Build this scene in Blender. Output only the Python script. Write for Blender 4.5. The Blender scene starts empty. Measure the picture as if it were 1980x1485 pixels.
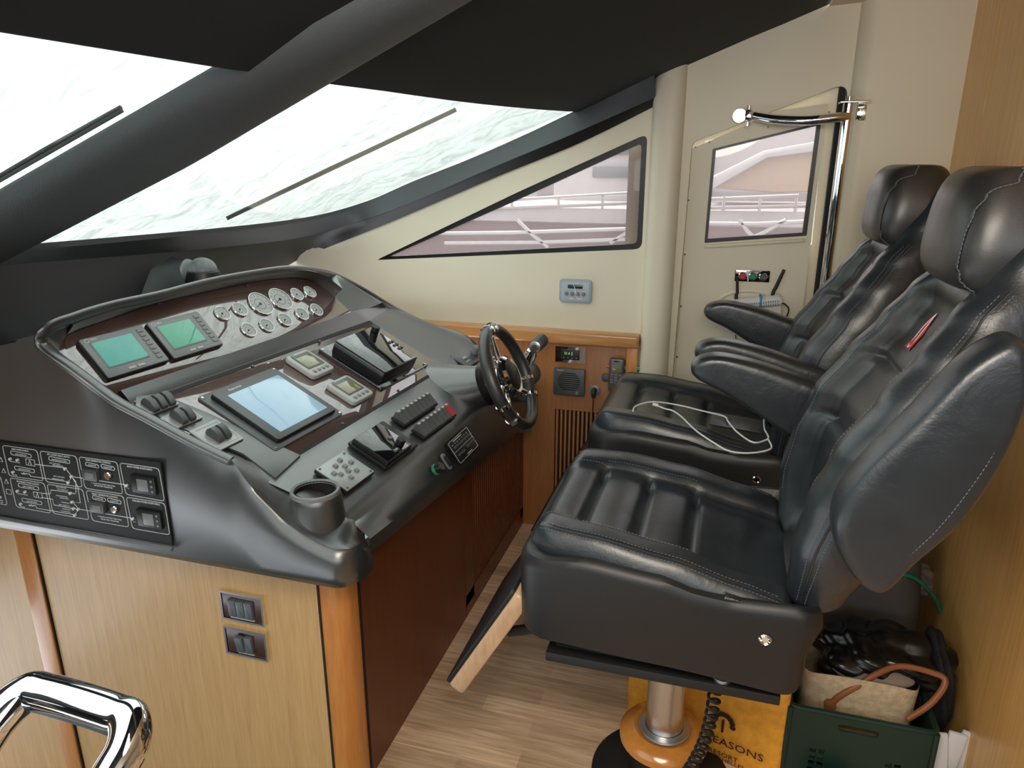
import bpy, bmesh, math, random
import numpy as np
from mathutils import Matrix, Vector
random.seed(7)
S = bpy.context.scene
C = S.collection
PI = math.pi
# ------------------------------------------------------------------ camera, world, light, exposure
W, H = 1980, 1485
FPX = 1400.0
PITCH = math.atan(FPX/4551.0)
YAW = math.atan(439*math.cos(PITCH)/FPX)
EYE = Vector((0, 0, 1.5))
cd = bpy.data.cameras.new('camera'); cam = bpy.data.objects.new('camera', cd); C.objects.link(cam)
cd.sensor_fit = 'HORIZONTAL'; cd.sensor_width = 36.0; cd.lens = 36.0*FPX/W
cd.clip_start = 0.02; cd.clip_end = 200
cam.location = EYE; cam.rotation_euler = (PI/2-PITCH, 0, YAW)
S.camera = cam
S.view_settings.view_transform = 'Standard'; S.view_settings.look = 'None'
S.view_settings.exposure = 0.0; S.view_settings.gamma = 1.0
try: S.view_settings.use_curve_mapping = False
except Exception: pass
S.cycles.max_bounces = 10; S.cycles.diffuse_bounces = 5; S.cycles.glossy_bounces = 5
S.cycles.transmission_bounces = 8; S.cycles.transparent_max_bounces = 12
S.cycles.sample_clamp_indirect = 6.0
S.cycles.use_denoising = True
wd = bpy.data.worlds.new('world'); S.world = wd; wd.use_nodes = True
wn = wd.node_tree.nodes; wn['Background'].inputs[0].default_value = (0.90, 0.95, 1.0, 1); wn['Background'].inputs[1].default_value = 3.1
def portal(name, loc, rot, sx, sy):
    l = bpy.data.lights.new(name, 'AREA'); l.shape = 'RECTANGLE'; l.size = sx; l.size_y = sy
    o = bpy.data.objects.new(name, l); C.objects.link(o); o.location = loc; o.rotation_euler = rot
    l.cycles.is_portal = True
    o['kind'] = 'structure'
portal('window_light_port', (0.7, -1.24, 1.58), (PI/2, 0, 0), 3.3, .72)
ll = bpy.data.lights.new('added_warm_fill', 'AREA'); ll.shape = 'DISK'; ll.size = .9; ll.energy = 32; ll.color = (1.0, .90, .76)  # added warm fill lamp out of view, brightens aft wall, floor and chairs
lo = bpy.data.objects.new('added_warm_fill', ll); C.objects.link(lo); lo.location = (-.05, .35, 1.86); lo.rotation_euler = Vector((.42, .62, -.66)).to_track_quat('-Z', 'Y').to_euler(); lo['kind'] = 'structure'
sl = bpy.data.lights.new('sun', 'SUN'); sl.energy = 8.0; sl.angle = 0.5; sl.color = (1, 0.98, 0.94)
so = bpy.data.objects.new('sun', sl); C.objects.link(so); so.rotation_euler = (0, math.radians(-20), 0); so['kind'] = 'structure'

# ------------------------------------------------------------------ picture measurement -> place (camera is calibrated, planes are real)
def ray(px, py):
    r = (px-990)/FPX; u = -(py-742.5)/FPX
    ct, st, ca, sa = math.cos(PITCH), math.sin(PITCH), math.cos(YAW), math.sin(YAW)
    g = ct+u*st; z = u*ct-st
    return Vector((r*ca-g*sa, g*ca+r*sa, z))
def onp(q, p0, n):
    d = ray(*q); p0 = Vector(p0); n = Vector(n)
    return EYE+d*(n.dot(p0-EYE)/n.dot(d))
def onx(q, x): return onp(q, (x, 0, 0), (1, 0, 0))
def ony(q, y): return onp(q, (0, y, 0), (0, 1, 0))
def onz(q, z): return onp(q, (0, 0, z), (0, 0, 1))
def mkplane(psi, tau, p0):
    psi, tau = math.radians(psi), math.radians(tau)
    e1 = Vector((math.sin(psi), math.cos(psi), 0))
    dn = Vector((math.cos(psi), -math.sin(psi), 0))*math.cos(tau)-Vector((0, 0, math.sin(tau)))
    n = dn.cross(e1); n = n if n.z > 0 else -n
    return dict(e=e1, up=-dn, n=n, p=Vector(p0))
P1 = mkplane(4, 26.5, (-1.0, 1.8, 0.9))
P2 = mkplane(5, 47, onp((475, 690), P1['p'], P1['n']))
PG = dict(p=Vector((0, 0, 1.902)), n=Vector((-.39, 0, 1)).normalized())   # the raked windshield
def on(q, P, d=0): return onp(q, P['p']+P['n']*d, P['n'])
def frame(P, loc):
    m = Matrix((P['e'], P['up'], P['n'])).transposed().to_4x4(); m.translation = loc; return m
def rect(P, qs, d=0):
    pts = [on(q, P, d) for q in qs]; c = sum(pts, Vector())/4
    w = ((pts[1]-pts[0]).dot(P['e'])+(pts[2]-pts[3]).dot(P['e']))/2
    h = ((pts[0]-pts[3]).dot(P['up'])+(pts[1]-pts[2]).dot(P['up']))/2
    return c, abs(w), abs(h)

# ------------------------------------------------------------------ materials
def nt(name):
    m = bpy.data.materials.new(name); m.use_nodes = True
    return m, m.node_tree.nodes, m.node_tree.links, m.node_tree.nodes['Principled BSDF']
def setp(b, **k):
    for a, v in k.items():
        n = {'base': 'Base Color', 'rough': 'Roughness', 'metal': 'Metallic', 'coat': 'Coat Weight', 'coatr': 'Coat Roughness', 'spec': 'Specular IOR Level',
             'trans': 'Transmission Weight', 'ior': 'IOR', 'emit': 'Emission Color', 'es': 'Emission Strength', 'sheen': 'Sheen Weight'}[a]
        b.inputs[n].default_value = (*v, 1) if isinstance(v, tuple) else v
def mat(name, base, rough=.5, metal=0, bump=0, bscale=200, var=0, vscale=4, **k):
    m, n, l, b = nt(name); setp(b, base=base, rough=rough, metal=metal, **k)
    tc = n.new('ShaderNodeTexCoord')
    if var:
        no = n.new('ShaderNodeTexNoise'); no.inputs['Scale'].default_value = vscale; no.inputs['Detail'].default_value = 6
        l.new(tc.outputs['Object'], no.inputs['Vector'])
        cr = n.new('ShaderNodeValToRGB'); cr.color_ramp.elements[0].position = .3; cr.color_ramp.elements[1].position = .7
        cr.color_ramp.elements[0].color = (*[c*(1-var) for c in base], 1); cr.color_ramp.elements[1].color = (*[min(1, c*(1+var)) for c in base], 1)
        l.new(no.outputs['Fac'], cr.inputs[0]); l.new(cr.outputs[0], b.inputs['Base Color'])
        mr = n.new('ShaderNodeMapRange'); mr.inputs['To Min'].default_value = rough*.85; mr.inputs['To Max'].default_value = min(1, rough*1.2)
        l.new(no.outputs['Fac'], mr.inputs[0]); l.new(mr.outputs[0], b.inputs['Roughness'])
    if bump:
        nb = n.new('ShaderNodeTexNoise'); nb.inputs['Scale'].default_value = bscale; nb.inputs['Detail'].default_value = 3
        l.new(tc.outputs['Object'], nb.inputs['Vector'])
        bp = n.new('ShaderNodeBump'); bp.inputs['Strength'].default_value = bump; bp.inputs['Distance'].default_value = .002
        l.new(nb.outputs['Fac'], bp.inputs['Height']); l.new(bp.outputs[0], b.inputs['Normal'])
    return m
def wood(name, c1, c2, sc=(28, 28, 1.6), rough=.4, coat=.2, dist=1.2, coatr=.15, band=.5):
    m, n, l, b = nt(name); setp(b, rough=rough, coat=coat, coatr=coatr)
    tc = n.new('ShaderNodeTexCoord'); mp = n.new('ShaderNodeMapping'); mp.inputs['Scale'].default_value = sc
    l.new(tc.outputs['Object'], mp.inputs[0])
    no = n.new('ShaderNodeTexNoise'); no.inputs['Scale'].default_value = 2.2; no.inputs['Detail'].default_value = 8; no.inputs['Distortion'].default_value = dist
    l.new(mp.outputs[0], no.inputs['Vector'])
    n2 = n.new('ShaderNodeTexNoise'); n2.inputs['Scale'].default_value = 9; n2.inputs['Detail'].default_value = 4
    l.new(mp.outputs[0], n2.inputs['Vector'])
    ad = n.new('ShaderNodeMix'); ad.data_type = 'FLOAT'; ad.inputs[0].default_value = band
    l.new(no.outputs['Fac'], ad.inputs[2]); l.new(n2.outputs['Fac'], ad.inputs[3])
    cr = n.new('ShaderNodeValToRGB'); cr.color_ramp.elements[0].position = .32; cr.color_ramp.elements[1].position = .68
    cr.color_ramp.elements[0].color = (*c1, 1); cr.color_ramp.elements[1].color = (*c2, 1)
    l.new(ad.outputs[0], cr.inputs[0]); l.new(cr.outputs[0], b.inputs['Base Color'])
    bp = n.new('ShaderNodeBump'); bp.inputs['Strength'].default_value = .08; bp.inputs['Distance'].default_value = .001
    l.new(ad.outputs[0], bp.inputs['Height']); l.new(bp.outputs[0], b.inputs['Normal'])
    return m
def leather(name, base=(.018, .023, .029), rough=.33, wr=.62):
    m, n, l, b = nt(name); setp(b, base=base, rough=rough, spec=.6, coat=.55, coatr=.30)
    tc = n.new('ShaderNodeTexCoord')
    v = n.new('ShaderNodeTexVoronoi'); v.inputs['Scale'].default_value = 330
    l.new(tc.outputs['Object'], v.inputs['Vector'])
    a = n.new('ShaderNodeTexNoise'); a.inputs['Scale'].default_value = 11; a.inputs['Detail'].default_value = 8; a.inputs['Distortion'].default_value = .5; a.inputs['Roughness'].default_value = .62
    l.new(tc.outputs['Object'], a.inputs['Vector'])
    b1 = n.new('ShaderNodeBump'); b1.inputs['Strength'].default_value = .12; b1.inputs['Distance'].default_value = .001
    l.new(v.outputs['Distance'], b1.inputs['Height'])
    b2 = n.new('ShaderNodeBump'); b2.inputs['Strength'].default_value = wr; b2.inputs['Distance'].default_value = .006
    l.new(a.outputs['Fac'], b2.inputs['Height']); l.new(b1.outputs[0], b2.inputs['Normal']); l.new(b2.outputs[0], b.inputs['Normal'])
    mr = n.new('ShaderNodeMapRange'); mr.inputs['From Min'].default_value = .3; mr.inputs['From Max'].default_value = .7
    mr.inputs['To Min'].default_value = rough-.06; mr.inputs['To Max'].default_value = rough+.12
    l.new(a.outputs['Fac'], mr.inputs[0]); l.new(mr.outputs[0], b.inputs['Roughness'])
    return m
def burl(name):
    m, n, l, b = nt(name); setp(b, rough=.5, coat=1.0, coatr=.012, spec=.5)
    b.inputs['Coat IOR'].default_value = 2.9
    tc = n.new('ShaderNodeTexCoord')
    no = n.new('ShaderNodeTexNoise'); no.inputs['Scale'].default_value = 90; no.inputs['Detail'].default_value = 5; no.inputs['Distortion'].default_value = 1.2
    l.new(tc.outputs['Object'], no.inputs['Vector'])
    cr = n.new('ShaderNodeValToRGB'); e = cr.color_ramp.elements; e[0].position = .3; e[1].position = .75
    e[0].color = (.038, .010, .005, 1); e[1].color = (.095, .027, .012, 1)
    x = e.new(.52); x.color = (.062, .016, .008, 1)
    l.new(no.outputs['Fac'], cr.inputs[0]); l.new(cr.outputs[0], b.inputs['Base Color'])
    return m
def floormat():
    m, n, l, b = nt('oak_strip_floor'); setp(b, rough=.45, coat=.15, coatr=.3)
    tc = n.new('ShaderNodeTexCoord'); mp = n.new('ShaderNodeMapping'); mp.inputs['Scale'].default_value = (1, 1, 1)
    l.new(tc.outputs['Object'], mp.inputs[0])
    br = n.new('ShaderNodeTexBrick'); br.offset = .37; br.inputs['Scale'].default_value = 1
    br.inputs['Brick Width'].default_value = .42; br.inputs['Row Height'].default_value = .062; br.inputs['Mortar Size'].default_value = .0006
    br.inputs['Color1'].default_value = (.0, 0, 0, 1); br.inputs['Color2'].default_value = (1, 1, 1, 1); br.inputs['Mortar'].default_value = (.2, .2, .2, 1)
    l.new(mp.outputs[0], br.inputs['Vector'])
    m2 = n.new('ShaderNodeMapping'); m2.inputs['Scale'].default_value = (3, 46, 1); l.new(tc.outputs['Object'], m2.inputs[0])
    no = n.new('ShaderNodeTexNoise'); no.inputs['Scale'].default_value = 2; no.inputs['Detail'].default_value = 8; no.inputs['Distortion'].default_value = .8
    l.new(m2.outputs[0], no.inputs['Vector'])
    cr = n.new('ShaderNodeValToRGB'); e = cr.color_ramp.elements; e[0].position = .3; e[1].position = .72
    e[0].color = (.60, .40, .25, 1); e[1].color = (.95, .74, .52, 1); l.new(no.outputs['Fac'], cr.inputs[0])
    mx = n.new('ShaderNodeMix'); mx.data_type = 'RGBA'; mx.blend_type = 'MULTIPLY'; mx.inputs[0].default_value = 1
    c2 = n.new('ShaderNodeValToRGB'); c2.color_ramp.elements[0].color = (.72, .66, .62, 1); c2.color_ramp.elements[1].color = (1.1, 1.05, 1, 1)
    l.new(br.outputs['Color'], c2.inputs[0]); l.new(cr.outputs[0], mx.inputs[6]); l.new(c2.outputs[0], mx.inputs[7]); l.new(mx.outputs[2], b.inputs['Base Color'])
    return m
def screenmat(name, c, es=0, c2=None, rough=.08):
    m, n, l, b = nt(name); setp(b, base=c, rough=rough, coat=.5, coatr=.02)
    if es:
        tc = n.new('ShaderNodeTexCoord'); no = n.new('ShaderNodeTexNoise'); no.inputs['Scale'].default_value = 7; l.new(tc.outputs['Object'], no.inputs['Vector'])
        mx = n.new('ShaderNodeMix'); mx.data_type = 'RGBA'; l.new(no.outputs['Fac'], mx.inputs[0])
        mx.inputs[6].default_value = (*c, 1); mx.inputs[7].default_value = (*(c2 or c), 1)
        l.new(mx.outputs[2], b.inputs['Emission Color']); b.inputs['Emission Strength'].default_value = es; setp(b, base=tuple(x*.35 for x in c))
    return m
def glassmat(name, tint=(1, 1, 1), haze=.0, hc=(.9, .9, .88), streak=0):
    m = bpy.data.materials.new(name); m.use_nodes = True; n = m.node_tree.nodes; l = m.node_tree.links; n.clear()
    o = n.new('ShaderNodeOutputMaterial'); t = n.new('ShaderNodeBsdfTransparent'); t.inputs[0].default_value = (*tint, 1)
    g = n.new('ShaderNodeBsdfGlossy'); g.inputs['Roughness'].default_value = .02
    fr = n.new('ShaderNodeFresnel'); fr.inputs[0].default_value = 1.4
    mx = n.new('ShaderNodeMixShader'); l.new(fr.outputs[0], mx.inputs[0]); l.new(t.outputs[0], mx.inputs[1]); l.new(g.outputs[0], mx.inputs[2])
    if haze:
        d = n.new('ShaderNodeBsdfTranslucent'); d.inputs[0].default_value = (*hc, 1)
        m2 = n.new('ShaderNodeMixShader'); l.new(mx.outputs[0], m2.inputs[1]); l.new(d.outputs[0], m2.inputs[2])
        tc = n.new('ShaderNodeTexCoord'); mp = n.new('ShaderNodeMapping'); mp.inputs['Scale'].default_value = (45, 45, 4); l.new(tc.outputs['Object'], mp.inputs[0])
        no = n.new('ShaderNodeTexNoise'); no.inputs['Scale'].default_value = 2; no.inputs['Detail'].default_value = 5; l.new(mp.outputs[0], no.inputs['Vector'])
        mr = n.new('ShaderNodeMapRange'); mr.inputs['From Min'].default_value = .3; mr.inputs['From Max'].default_value = .7; mr.inputs['To Min'].default_value = haze*.85; mr.inputs['To Max'].default_value = haze*1.15
        l.new(no.outputs['Fac'], mr.inputs[0]); l.new(mr.outputs[0], m2.inputs[0]); mx = m2
    l.new(mx.outputs[0], o.inputs[0]); return m
def covermat():
    m = bpy.data.materials.new('white_cover_cloth'); m.use_nodes = True; n = m.node_tree.nodes; l = m.node_tree.links; n.clear()
    o = n.new('ShaderNodeOutputMaterial'); d = n.new('ShaderNodeBsdfDiffuse'); t = n.new('ShaderNodeBsdfTranslucent'); mx = n.new('ShaderNodeMixShader')
    mx.inputs[0].default_value = .62
    tc = n.new('ShaderNodeTexCoord'); mp = n.new('ShaderNodeMapping'); mp.inputs['Scale'].default_value = (4.5, 13, 4); mp.inputs['Rotation'].default_value = (0, 0, .5); l.new(tc.outputs['Object'], mp.inputs[0])
    no = n.new('ShaderNodeTexNoise'); no.inputs['Scale'].default_value = 1.6; no.inputs['Detail'].default_value = 10; no.inputs['Roughness'].default_value = .65; no.inputs['Distortion'].default_value = 1.4; l.new(mp.outputs[0], no.inputs['Vector'])
    cr = n.new('ShaderNodeValToRGB'); e = cr.color_ramp.elements; e[0].position = .32; e[1].position = .56; e[0].color = (.29, .315, .295, 1); e[1].color = (.47, .51, .487, 1)
    l.new(no.outputs['Fac'], cr.inputs[0]); l.new(cr.outputs[0], d.inputs[0]); l.new(cr.outputs[0], t.inputs[0])
    bp = n.new('ShaderNodeBump'); bp.inputs['Strength'].default_value = .15; bp.inputs['Distance'].default_value = .01; l.new(no.outputs['Fac'], bp.inputs['Height'])
    l.new(bp.outputs[0], d.inputs['Normal']); l.new(bp.outputs[0], t.inputs['Normal'])
    l.new(d.outputs[0], mx.inputs[1]); l.new(t.outputs[0], mx.inputs[2]); l.new(mx.outputs[0], o.inputs[0]); return m
M = {}
M['console'] = mat('satin_black_moulding', (.019, .0205, .0215), .40, spec=.7, coat=.9, coatr=.32, bump=.05, bscale=900, var=.12, vscale=3)
M['console'].node_tree.nodes['Principled BSDF'].inputs['Coat IOR'].default_value = 2.1
M['pad'] = mat('dark_padded_vinyl', (.036, .043, .046), .5, bump=.35, bscale=420)
M['padgrey'] = mat('grey_padded_vinyl', (.062, .072, .080), .5, bump=.35, bscale=420)
M['ceil'] = mat('charcoal_headliner', (.0050, .0085, .0115), .8, bump=.1, bscale=600)
M['cream'] = mat('cream_gelcoat', (.76, .70, .555), .45, var=.04, vscale=2)
M['creamd'] = mat('cream_headliner', (.70, .58, .43), .6, var=.05, vscale=2)
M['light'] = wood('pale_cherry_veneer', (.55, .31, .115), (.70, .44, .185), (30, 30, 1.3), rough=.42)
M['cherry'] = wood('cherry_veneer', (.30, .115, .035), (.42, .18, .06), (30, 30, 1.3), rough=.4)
M['shaded_cherry'] = wood('shaded_cherry_veneer', (.12, .026, .005), (.17, .042, .009), (30, 30, 1.3), rough=.42)  # cherry of the cabinet's aft face, its shade put into the colour
M['orange'] = wood('solid_cherry_trim', (.55, .19, .04), (.70, .29, .07), (14, 14, 1.5), rough=.32, coat=.5)
M['rail'] = wood('solid_cherry_rail', (.48, .20, .06), (.62, .30, .10), (1.4, 24, 24), rough=.3, coat=.5)
M['bulk'] = wood('oak_bulkhead_veneer', (.60, .31, .085), (.80, .47, .16), (34, 34, 1.0), rough=.38, coat=.25)
M['lacq'] = wood('lacquered_cherry_ring', (.55, .20, .035), (.66, .28, .06), (8, 8, 8), rough=.2, coat=1)
M['teak'] = wood('light_ash', (.50, .30, .16), (.66, .44, .26), (10, 10, 3), rough=.45)
M['groove'] = mat('black_joint', (.006, .005, .005), .7)
M['leather'] = leather('black_leather'); M['leather2'] = leather('smooth_black_leather', (.022, .021, .021), .42, .12)
M['stitch'] = mat('grey_thread', (.16, .17, .19), .7)
M['shell'] = mat('dark_grey_seat_moulding', (.016, .0155, .016), .42, var=.1, vscale=3)
M['blk'] = mat('black_plastic', (.010, .010, .011), .38); M['blkg'] = mat('gloss_black', (.006, .006, .007), .06, coat=1, coatr=.01)
M['matblk'] = mat('matt_black_paint', (.012, .012, .013), .55, bump=.15, bscale=500)
M['grey'] = mat('grey_plastic', (.20, .205, .215), .42); M['dgrey'] = mat('dark_grey_plastic', (.065, .070, .074), .36, spec=.8)
M['mgrey'] = mat('mid_grey_plastic', (.17, .18, .185), .36, spec=.8); M['lgrey'] = mat('light_grey_plastic', (.42, .43, .41), .42)
M['bgrey'] = mat('blue_grey_plastic', (.33, .40, .46), .4)
M['plate'] = mat('brushed_plate', (.40, .42, .42), .38, .35)
M['chrome'] = mat('chrome', (.86, .86, .87), .04, 1); M['steel'] = mat('brushed_steel', (.62, .60, .58), .28, 1, bump=.1, bscale=300)
M['alu'] = mat('satin_aluminium', (.60, .63, .66), .35, .9)
M['burl'] = burl('glossy_mahogany_burl')
M['dmah'] = wood('dark_mahogany_plate', (.035, .010, .005), (.07, .02, .009), (20, 20, 20), rough=.25, coat=.3)
M['gauge'] = mat('gauge_face', (.72, .74, .72), .3); M['ggl'] = glassmat('gauge_glass', (1, 1, 1))
M['green'] = screenmat('teal_lcd', (.06, .42, .34), .42, (.10, .50, .42), .06); M['green2'] = screenmat('green_lcd', (.08, .42, .26), .42, (.12, .5, .34), .06)
M['blue'] = screenmat('pale_blue_lcd', (.36, .58, .78), .5, (.48, .70, .80), .1)
M['olive'] = screenmat('olive_lcd', (.22, .20, .10)); M['dlcd'] = screenmat('dark_lcd', (.03, .04, .035))
M['seg'] = screenmat('green_segments', (.35, .9, .35), .8)
M['white'] = mat('white_print', (.78, .80, .80), .5); M['wprint'] = mat('white_plastic', (.78, .77, .75), .4)
M['red'] = mat('red_plastic', (.55, .03, .04), .4); M['dred'] = mat('dark_red_thread', (.45, .03, .03), .6)
M['grn'] = mat('green_button', (.02, .22, .10), .35); M['teal'] = mat('teal_plastic', (.0, .42, .50), .4); M['pink'] = mat('pink_plastic', (.75, .12, .22), .4)
M['rock'] = mat('grey_rocker', (.085, .09, .092), .38)
M['rubber'] = mat('black_rubber', (.012, .012, .012), .6)
M['tape'] = mat('blue_tape', (.0, .22, .50), .4)
M['jute'] = mat('yellow_jute', (.90, .40, .04), .8, bump=.9, bscale=260, var=.15, vscale=40)
M['dkprint'] = mat('dark_brown_print', (.04, .012, .01), .7)
M['crate'] = mat('dark_green_crate', (.006, .032, .022), .45)
M['straw'] = mat('woven_straw', (.60, .47, .30), .8, bump=1, bscale=180, var=.2, vscale=60)
M['tan'] = mat('tan_leather', (.30, .10, .035), .45)
M['bin'] = mat('black_bin_liner', (.008, .008, .009), .22); M['nylon'] = mat('dark_nylon', (.15, .14, .13), .6, bump=.3, bscale=60)
M['gstrap'] = mat('green_webbing', (.02, .30, .17), .6); M['cloth'] = mat('grey_brown_cloth', (.28, .22, .19), .85)
M['foil'] = mat('clear_bag', (.55, .60, .68), .25, bump=.8, bscale=40); M['bwhite'] = mat('white_fabric', (.72, .74, .80), .7); M['bblack'] = mat('black_fabric', (.01, .01, .012), .8)
M['glass'] = glassmat('clear_glass', (.97, .99, .98)); M['hglass'] = glassmat('dusty_glass', (.84, .81, .81), .20, (.62, .57, .57))
M['cover'] = covermat()
M['floor'] = floormat(); M['cable'] = mat('white_cable', (.80, .80, .80), .4)
M['wiper'] = mat('wiper_rubber', (.03, .03, .03), .6)
M['hull'] = mat('white_hull', (.50, .48, .47), .5, var=.1, vscale=.5); M['hullb'] = mat('brown_hull', (.19, .13, .125), .5, var=.2, vscale=1); M['tanc'] = mat('tan_canvas', (.42, .29, .17), .8, var=.1, vscale=1)
M['quay'] = mat('pale_concrete', (.45, .42, .42), .8, var=.15, vscale=.6); M['water'] = mat('harbour_water', (.08, .11, .12), .15, bump=.5, bscale=3)

# ------------------------------------------------------------------ mesh helpers
MW = {}
def tag(o, label=None, cat=None, group=None, kind=None):
    if label: o['label'] = label
    if cat: o['category'] = cat
    if group: o['group'] = group
    if kind: o['kind'] = kind
    return o
def thing(name, label, cat, m=None, group=None):
    o = bpy.data.objects.new(name, None); C.objects.link(o); o.empty_display_size = .05
    if m is None: m = Matrix()
    if isinstance(m, (tuple, Vector)): m = Matrix.Translation(m)
    o.matrix_world = m; MW[o.name] = m.copy()
    return tag(o, label, cat, group)
def finish(bm, ang=35):
    bmesh.ops.recalc_face_normals(bm, faces=bm.faces)
    for f in bm.faces: f.smooth = True
    a = math.radians(ang)
    for e in bm.edges:
        if len(e.link_faces) == 2: e.smooth = e.calc_face_angle(0) < a
def link(name, me, mt, parent=None, world=True, kind=None, label=None):
    """world=True: the mesh is in world coordinates; parent's frame is taken out of it"""
    me.materials.append(M[mt] if isinstance(mt, str) else mt)
    o = bpy.data.objects.new(name, me); C.objects.link(o)
    if parent is not None:
        pm = MW.get(parent.name, Matrix())
        if world: me.transform(pm.inverted())
        o.parent = parent; MW[o.name] = pm.copy()
    else: MW[o.name] = Matrix()
    if kind: o['kind'] = kind
    if label: o['label'] = label
    return o
class MB:
    def __init__(s): s.bm = bmesh.new()
    def add(s, bm, m=None):
        if m is not None: bmesh.ops.transform(bm, matrix=m, verts=bm.verts)
        me = bpy.data.meshes.new('t'); bm.to_mesh(me); bm.free(); s.bm.from_mesh(me); bpy.data.meshes.remove(me); return s
    def mesh(s, v, f, m=None):
        b = bmesh.new(); vs = [b.verts.new(p) for p in v]
        for q in f:
            try: b.faces.new([vs[i] for i in q])
            except ValueError: pass
        return s.add(b, m)
    def box(s, c, d, bev=0, seg=2, m=None, rot=None):
        b = bmesh.new(); bmesh.ops.create_cube(b, size=1); bmesh.ops.scale(b, vec=d, verts=b.verts)
        if bev: bmesh.ops.bevel(b, geom=b.edges[:], offset=min(bev, min(d)*.49), segments=seg, profile=.5, affect='EDGES')
        t = Matrix.Translation(c)
        if rot is not None: t = t @ rot
        return s.add(b, (m @ t) if m is not None else t)
    def rbox(s, c, d, r, bev=.001, seg=5, m=None, rot=None):
        """box rounded in its local xy outline with radius r"""
        pts = []
        for (sx, sy, a0) in ((1, 1, 0), (-1, 1, 90), (-1, -1, 180), (1, -1, 270)):
            for k in range(seg+1):
                a = math.radians(a0+90*k/seg); pts.append((sx*(d[0]/2-r)+r*math.cos(a), sy*(d[1]/2-r)+r*math.sin(a)))
        t = Matrix.Translation(c)
        if rot is not None: t = t @ rot
        return s.prism(pts, -d[2]/2, d[2]/2, bev, (m @ t) if m is not None else t)
    def prism(s, pts, z0, z1, bev=0, m=None, seg=2):
        b = bmesh.new(); vs = [b.verts.new((x, y, z0)) for x, y in pts]; f = b.faces.new(vs)
        r = bmesh.ops.extrude_face_region(b, geom=[f]); top = [g for g in r['geom'] if isinstance(g, bmesh.types.BMVert)]
        bmesh.ops.translate(b, vec=(0, 0, z1-z0), verts=top)
        bmesh.ops.recalc_face_normals(b, faces=b.faces)
        if bev:
            ed = [e for e in b.edges if abs(e.verts[0].co.z-e.verts[1].co.z) < 1e-7]
            bmesh.ops.bevel(b, geom=ed, offset=bev, segments=seg, profile=.5, affect='EDGES')
        return s.add(b, m)
    def lathe(s, prof, n=32, m=None, arc=2*PI):
        v = []; f = []; k = len(prof)
        for i in range(n):
            a = arc*i/n
            for r, z in prof: v.append((r*math.cos(a), r*math.sin(a), z))
        for i in range(n):
            j = (i+1) % n
            for q in range(k-1): f.append((i*k+q, j*k+q, j*k+q+1, i*k+q+1))
        b = bmesh.new(); vs = [b.verts.new(p) for p in v]
        for q in f: b.faces.new([vs[i] for i in q])
        bmesh.ops.remove_doubles(b, verts=b.verts, dist=1e-6)
        return s.add(b, m)
    def cyl(s, c, r, h, n=20, m=None, r2=None, bev=.0, rot=None):
        r2 = r if r2 is None else r2
        t = Matrix.Translation(c)
        if rot is not None: t = t @ rot
        pr = [(0, -h/2), (r-bev, -h/2), (r, -h/2+bev), (r2, h/2-bev), (r2-bev, h/2), (0, h/2)] if bev else [(0, -h/2), (r, -h/2), (r2, h/2), (0, h/2)]
        return s.lathe(pr, n, (m @ t) if m is not None else t)
    def sph(s, c, r, sc=(1, 1, 1), m=None, u=20, v=12):
        b = bmesh.new(); bmesh.ops.create_uvsphere(b, u_segments=u, v_segments=v, radius=r); bmesh.ops.scale(b, vec=sc, verts=b.verts)
        t = Matrix.Translation(c); return s.add(b, (m @ t) if m is not None else t)
    def tube(s, pts, r, n=10, closed=False, m=None, sc=None, cap=True):
        P = [Vector(p) for p in pts]; k = len(P); b = bmesh.new(); rings = []; up = None
        for i, p in enumerate(P):
            a = P[(i-1) % k] if (closed or i > 0) else p; c = P[(i+1) % k] if (closed or i < k-1) else p
            t = (c-a).normalized()
            if up is None: up = Vector((0, 0, 1)) if abs(t.z) < .9 else Vector((1, 0, 0))
            up = (up-t*up.dot(t)).normalized(); w = t.cross(up)
            rr = r[i] if isinstance(r, (list, tuple)) else r
            rings.append([b.verts.new(p+(up*math.cos(2*PI*j/n)*(sc[0] if sc else 1)+w*math.sin(2*PI*j/n)*(sc[1] if sc else 1))*rr) for j in range(n)])
        for i in range(k if closed else k-1):
            A, B = rings[i], rings[(i+1) % k]
            for j in range(n): b.faces.new((A[j], A[(j+1) % n], B[(j+1) % n], B[j]))
        if cap and not closed: b.faces.new(rings[0][::-1]); b.faces.new(rings[-1])
        return s.add(b, m)
    def grid(s, P, closed_u=False, closed_v=False, m=None):
        b = bmesh.new(); V = [[b.verts.new(p) for p in row] for row in P]; nu = len(V); nv = len(V[0])
        for i in range(nu if closed_u else nu-1):
            for j in range(nv if closed_v else nv-1):
                try: b.faces.new((V[i][j], V[(i+1) % nu][j], V[(i+1) % nu][(j+1) % nv], V[i][(j+1) % nv]))
                except ValueError: pass
        return s.add(b, m)
    def text(s, txt, size, m, ext=.0002, align='CENTER', sx=1.0):
        cu = bpy.data.curves.new('t', 'FONT'); cu.body = txt; cu.size = size; cu.extrude = ext; cu.align_x = align; cu.align_y = 'CENTER'; cu.resolution_u = 2
        o = bpy.data.objects.new('t', cu); C.objects.link(o); dg = bpy.context.evaluated_depsgraph_get(); me = bpy.data.meshes.new_from_object(o.evaluated_get(dg))
        if sx != 1: me.transform(Matrix.Diagonal((sx, 1, 1, 1)))
        me.transform(m); s.bm.from_mesh(me); bpy.data.objects.remove(o); bpy.data.curves.remove(cu); bpy.data.meshes.remove(me); return s
    def build(s, name, mt, parent=None, world=False, ang=35, kind=None, label=None, noclean=False):
        if not noclean: finish(s.bm, ang)
        me = bpy.data.meshes.new(name); s.bm.to_mesh(me); s.bm.free(); return link(name, me, mt, parent, world, kind, label)
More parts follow.
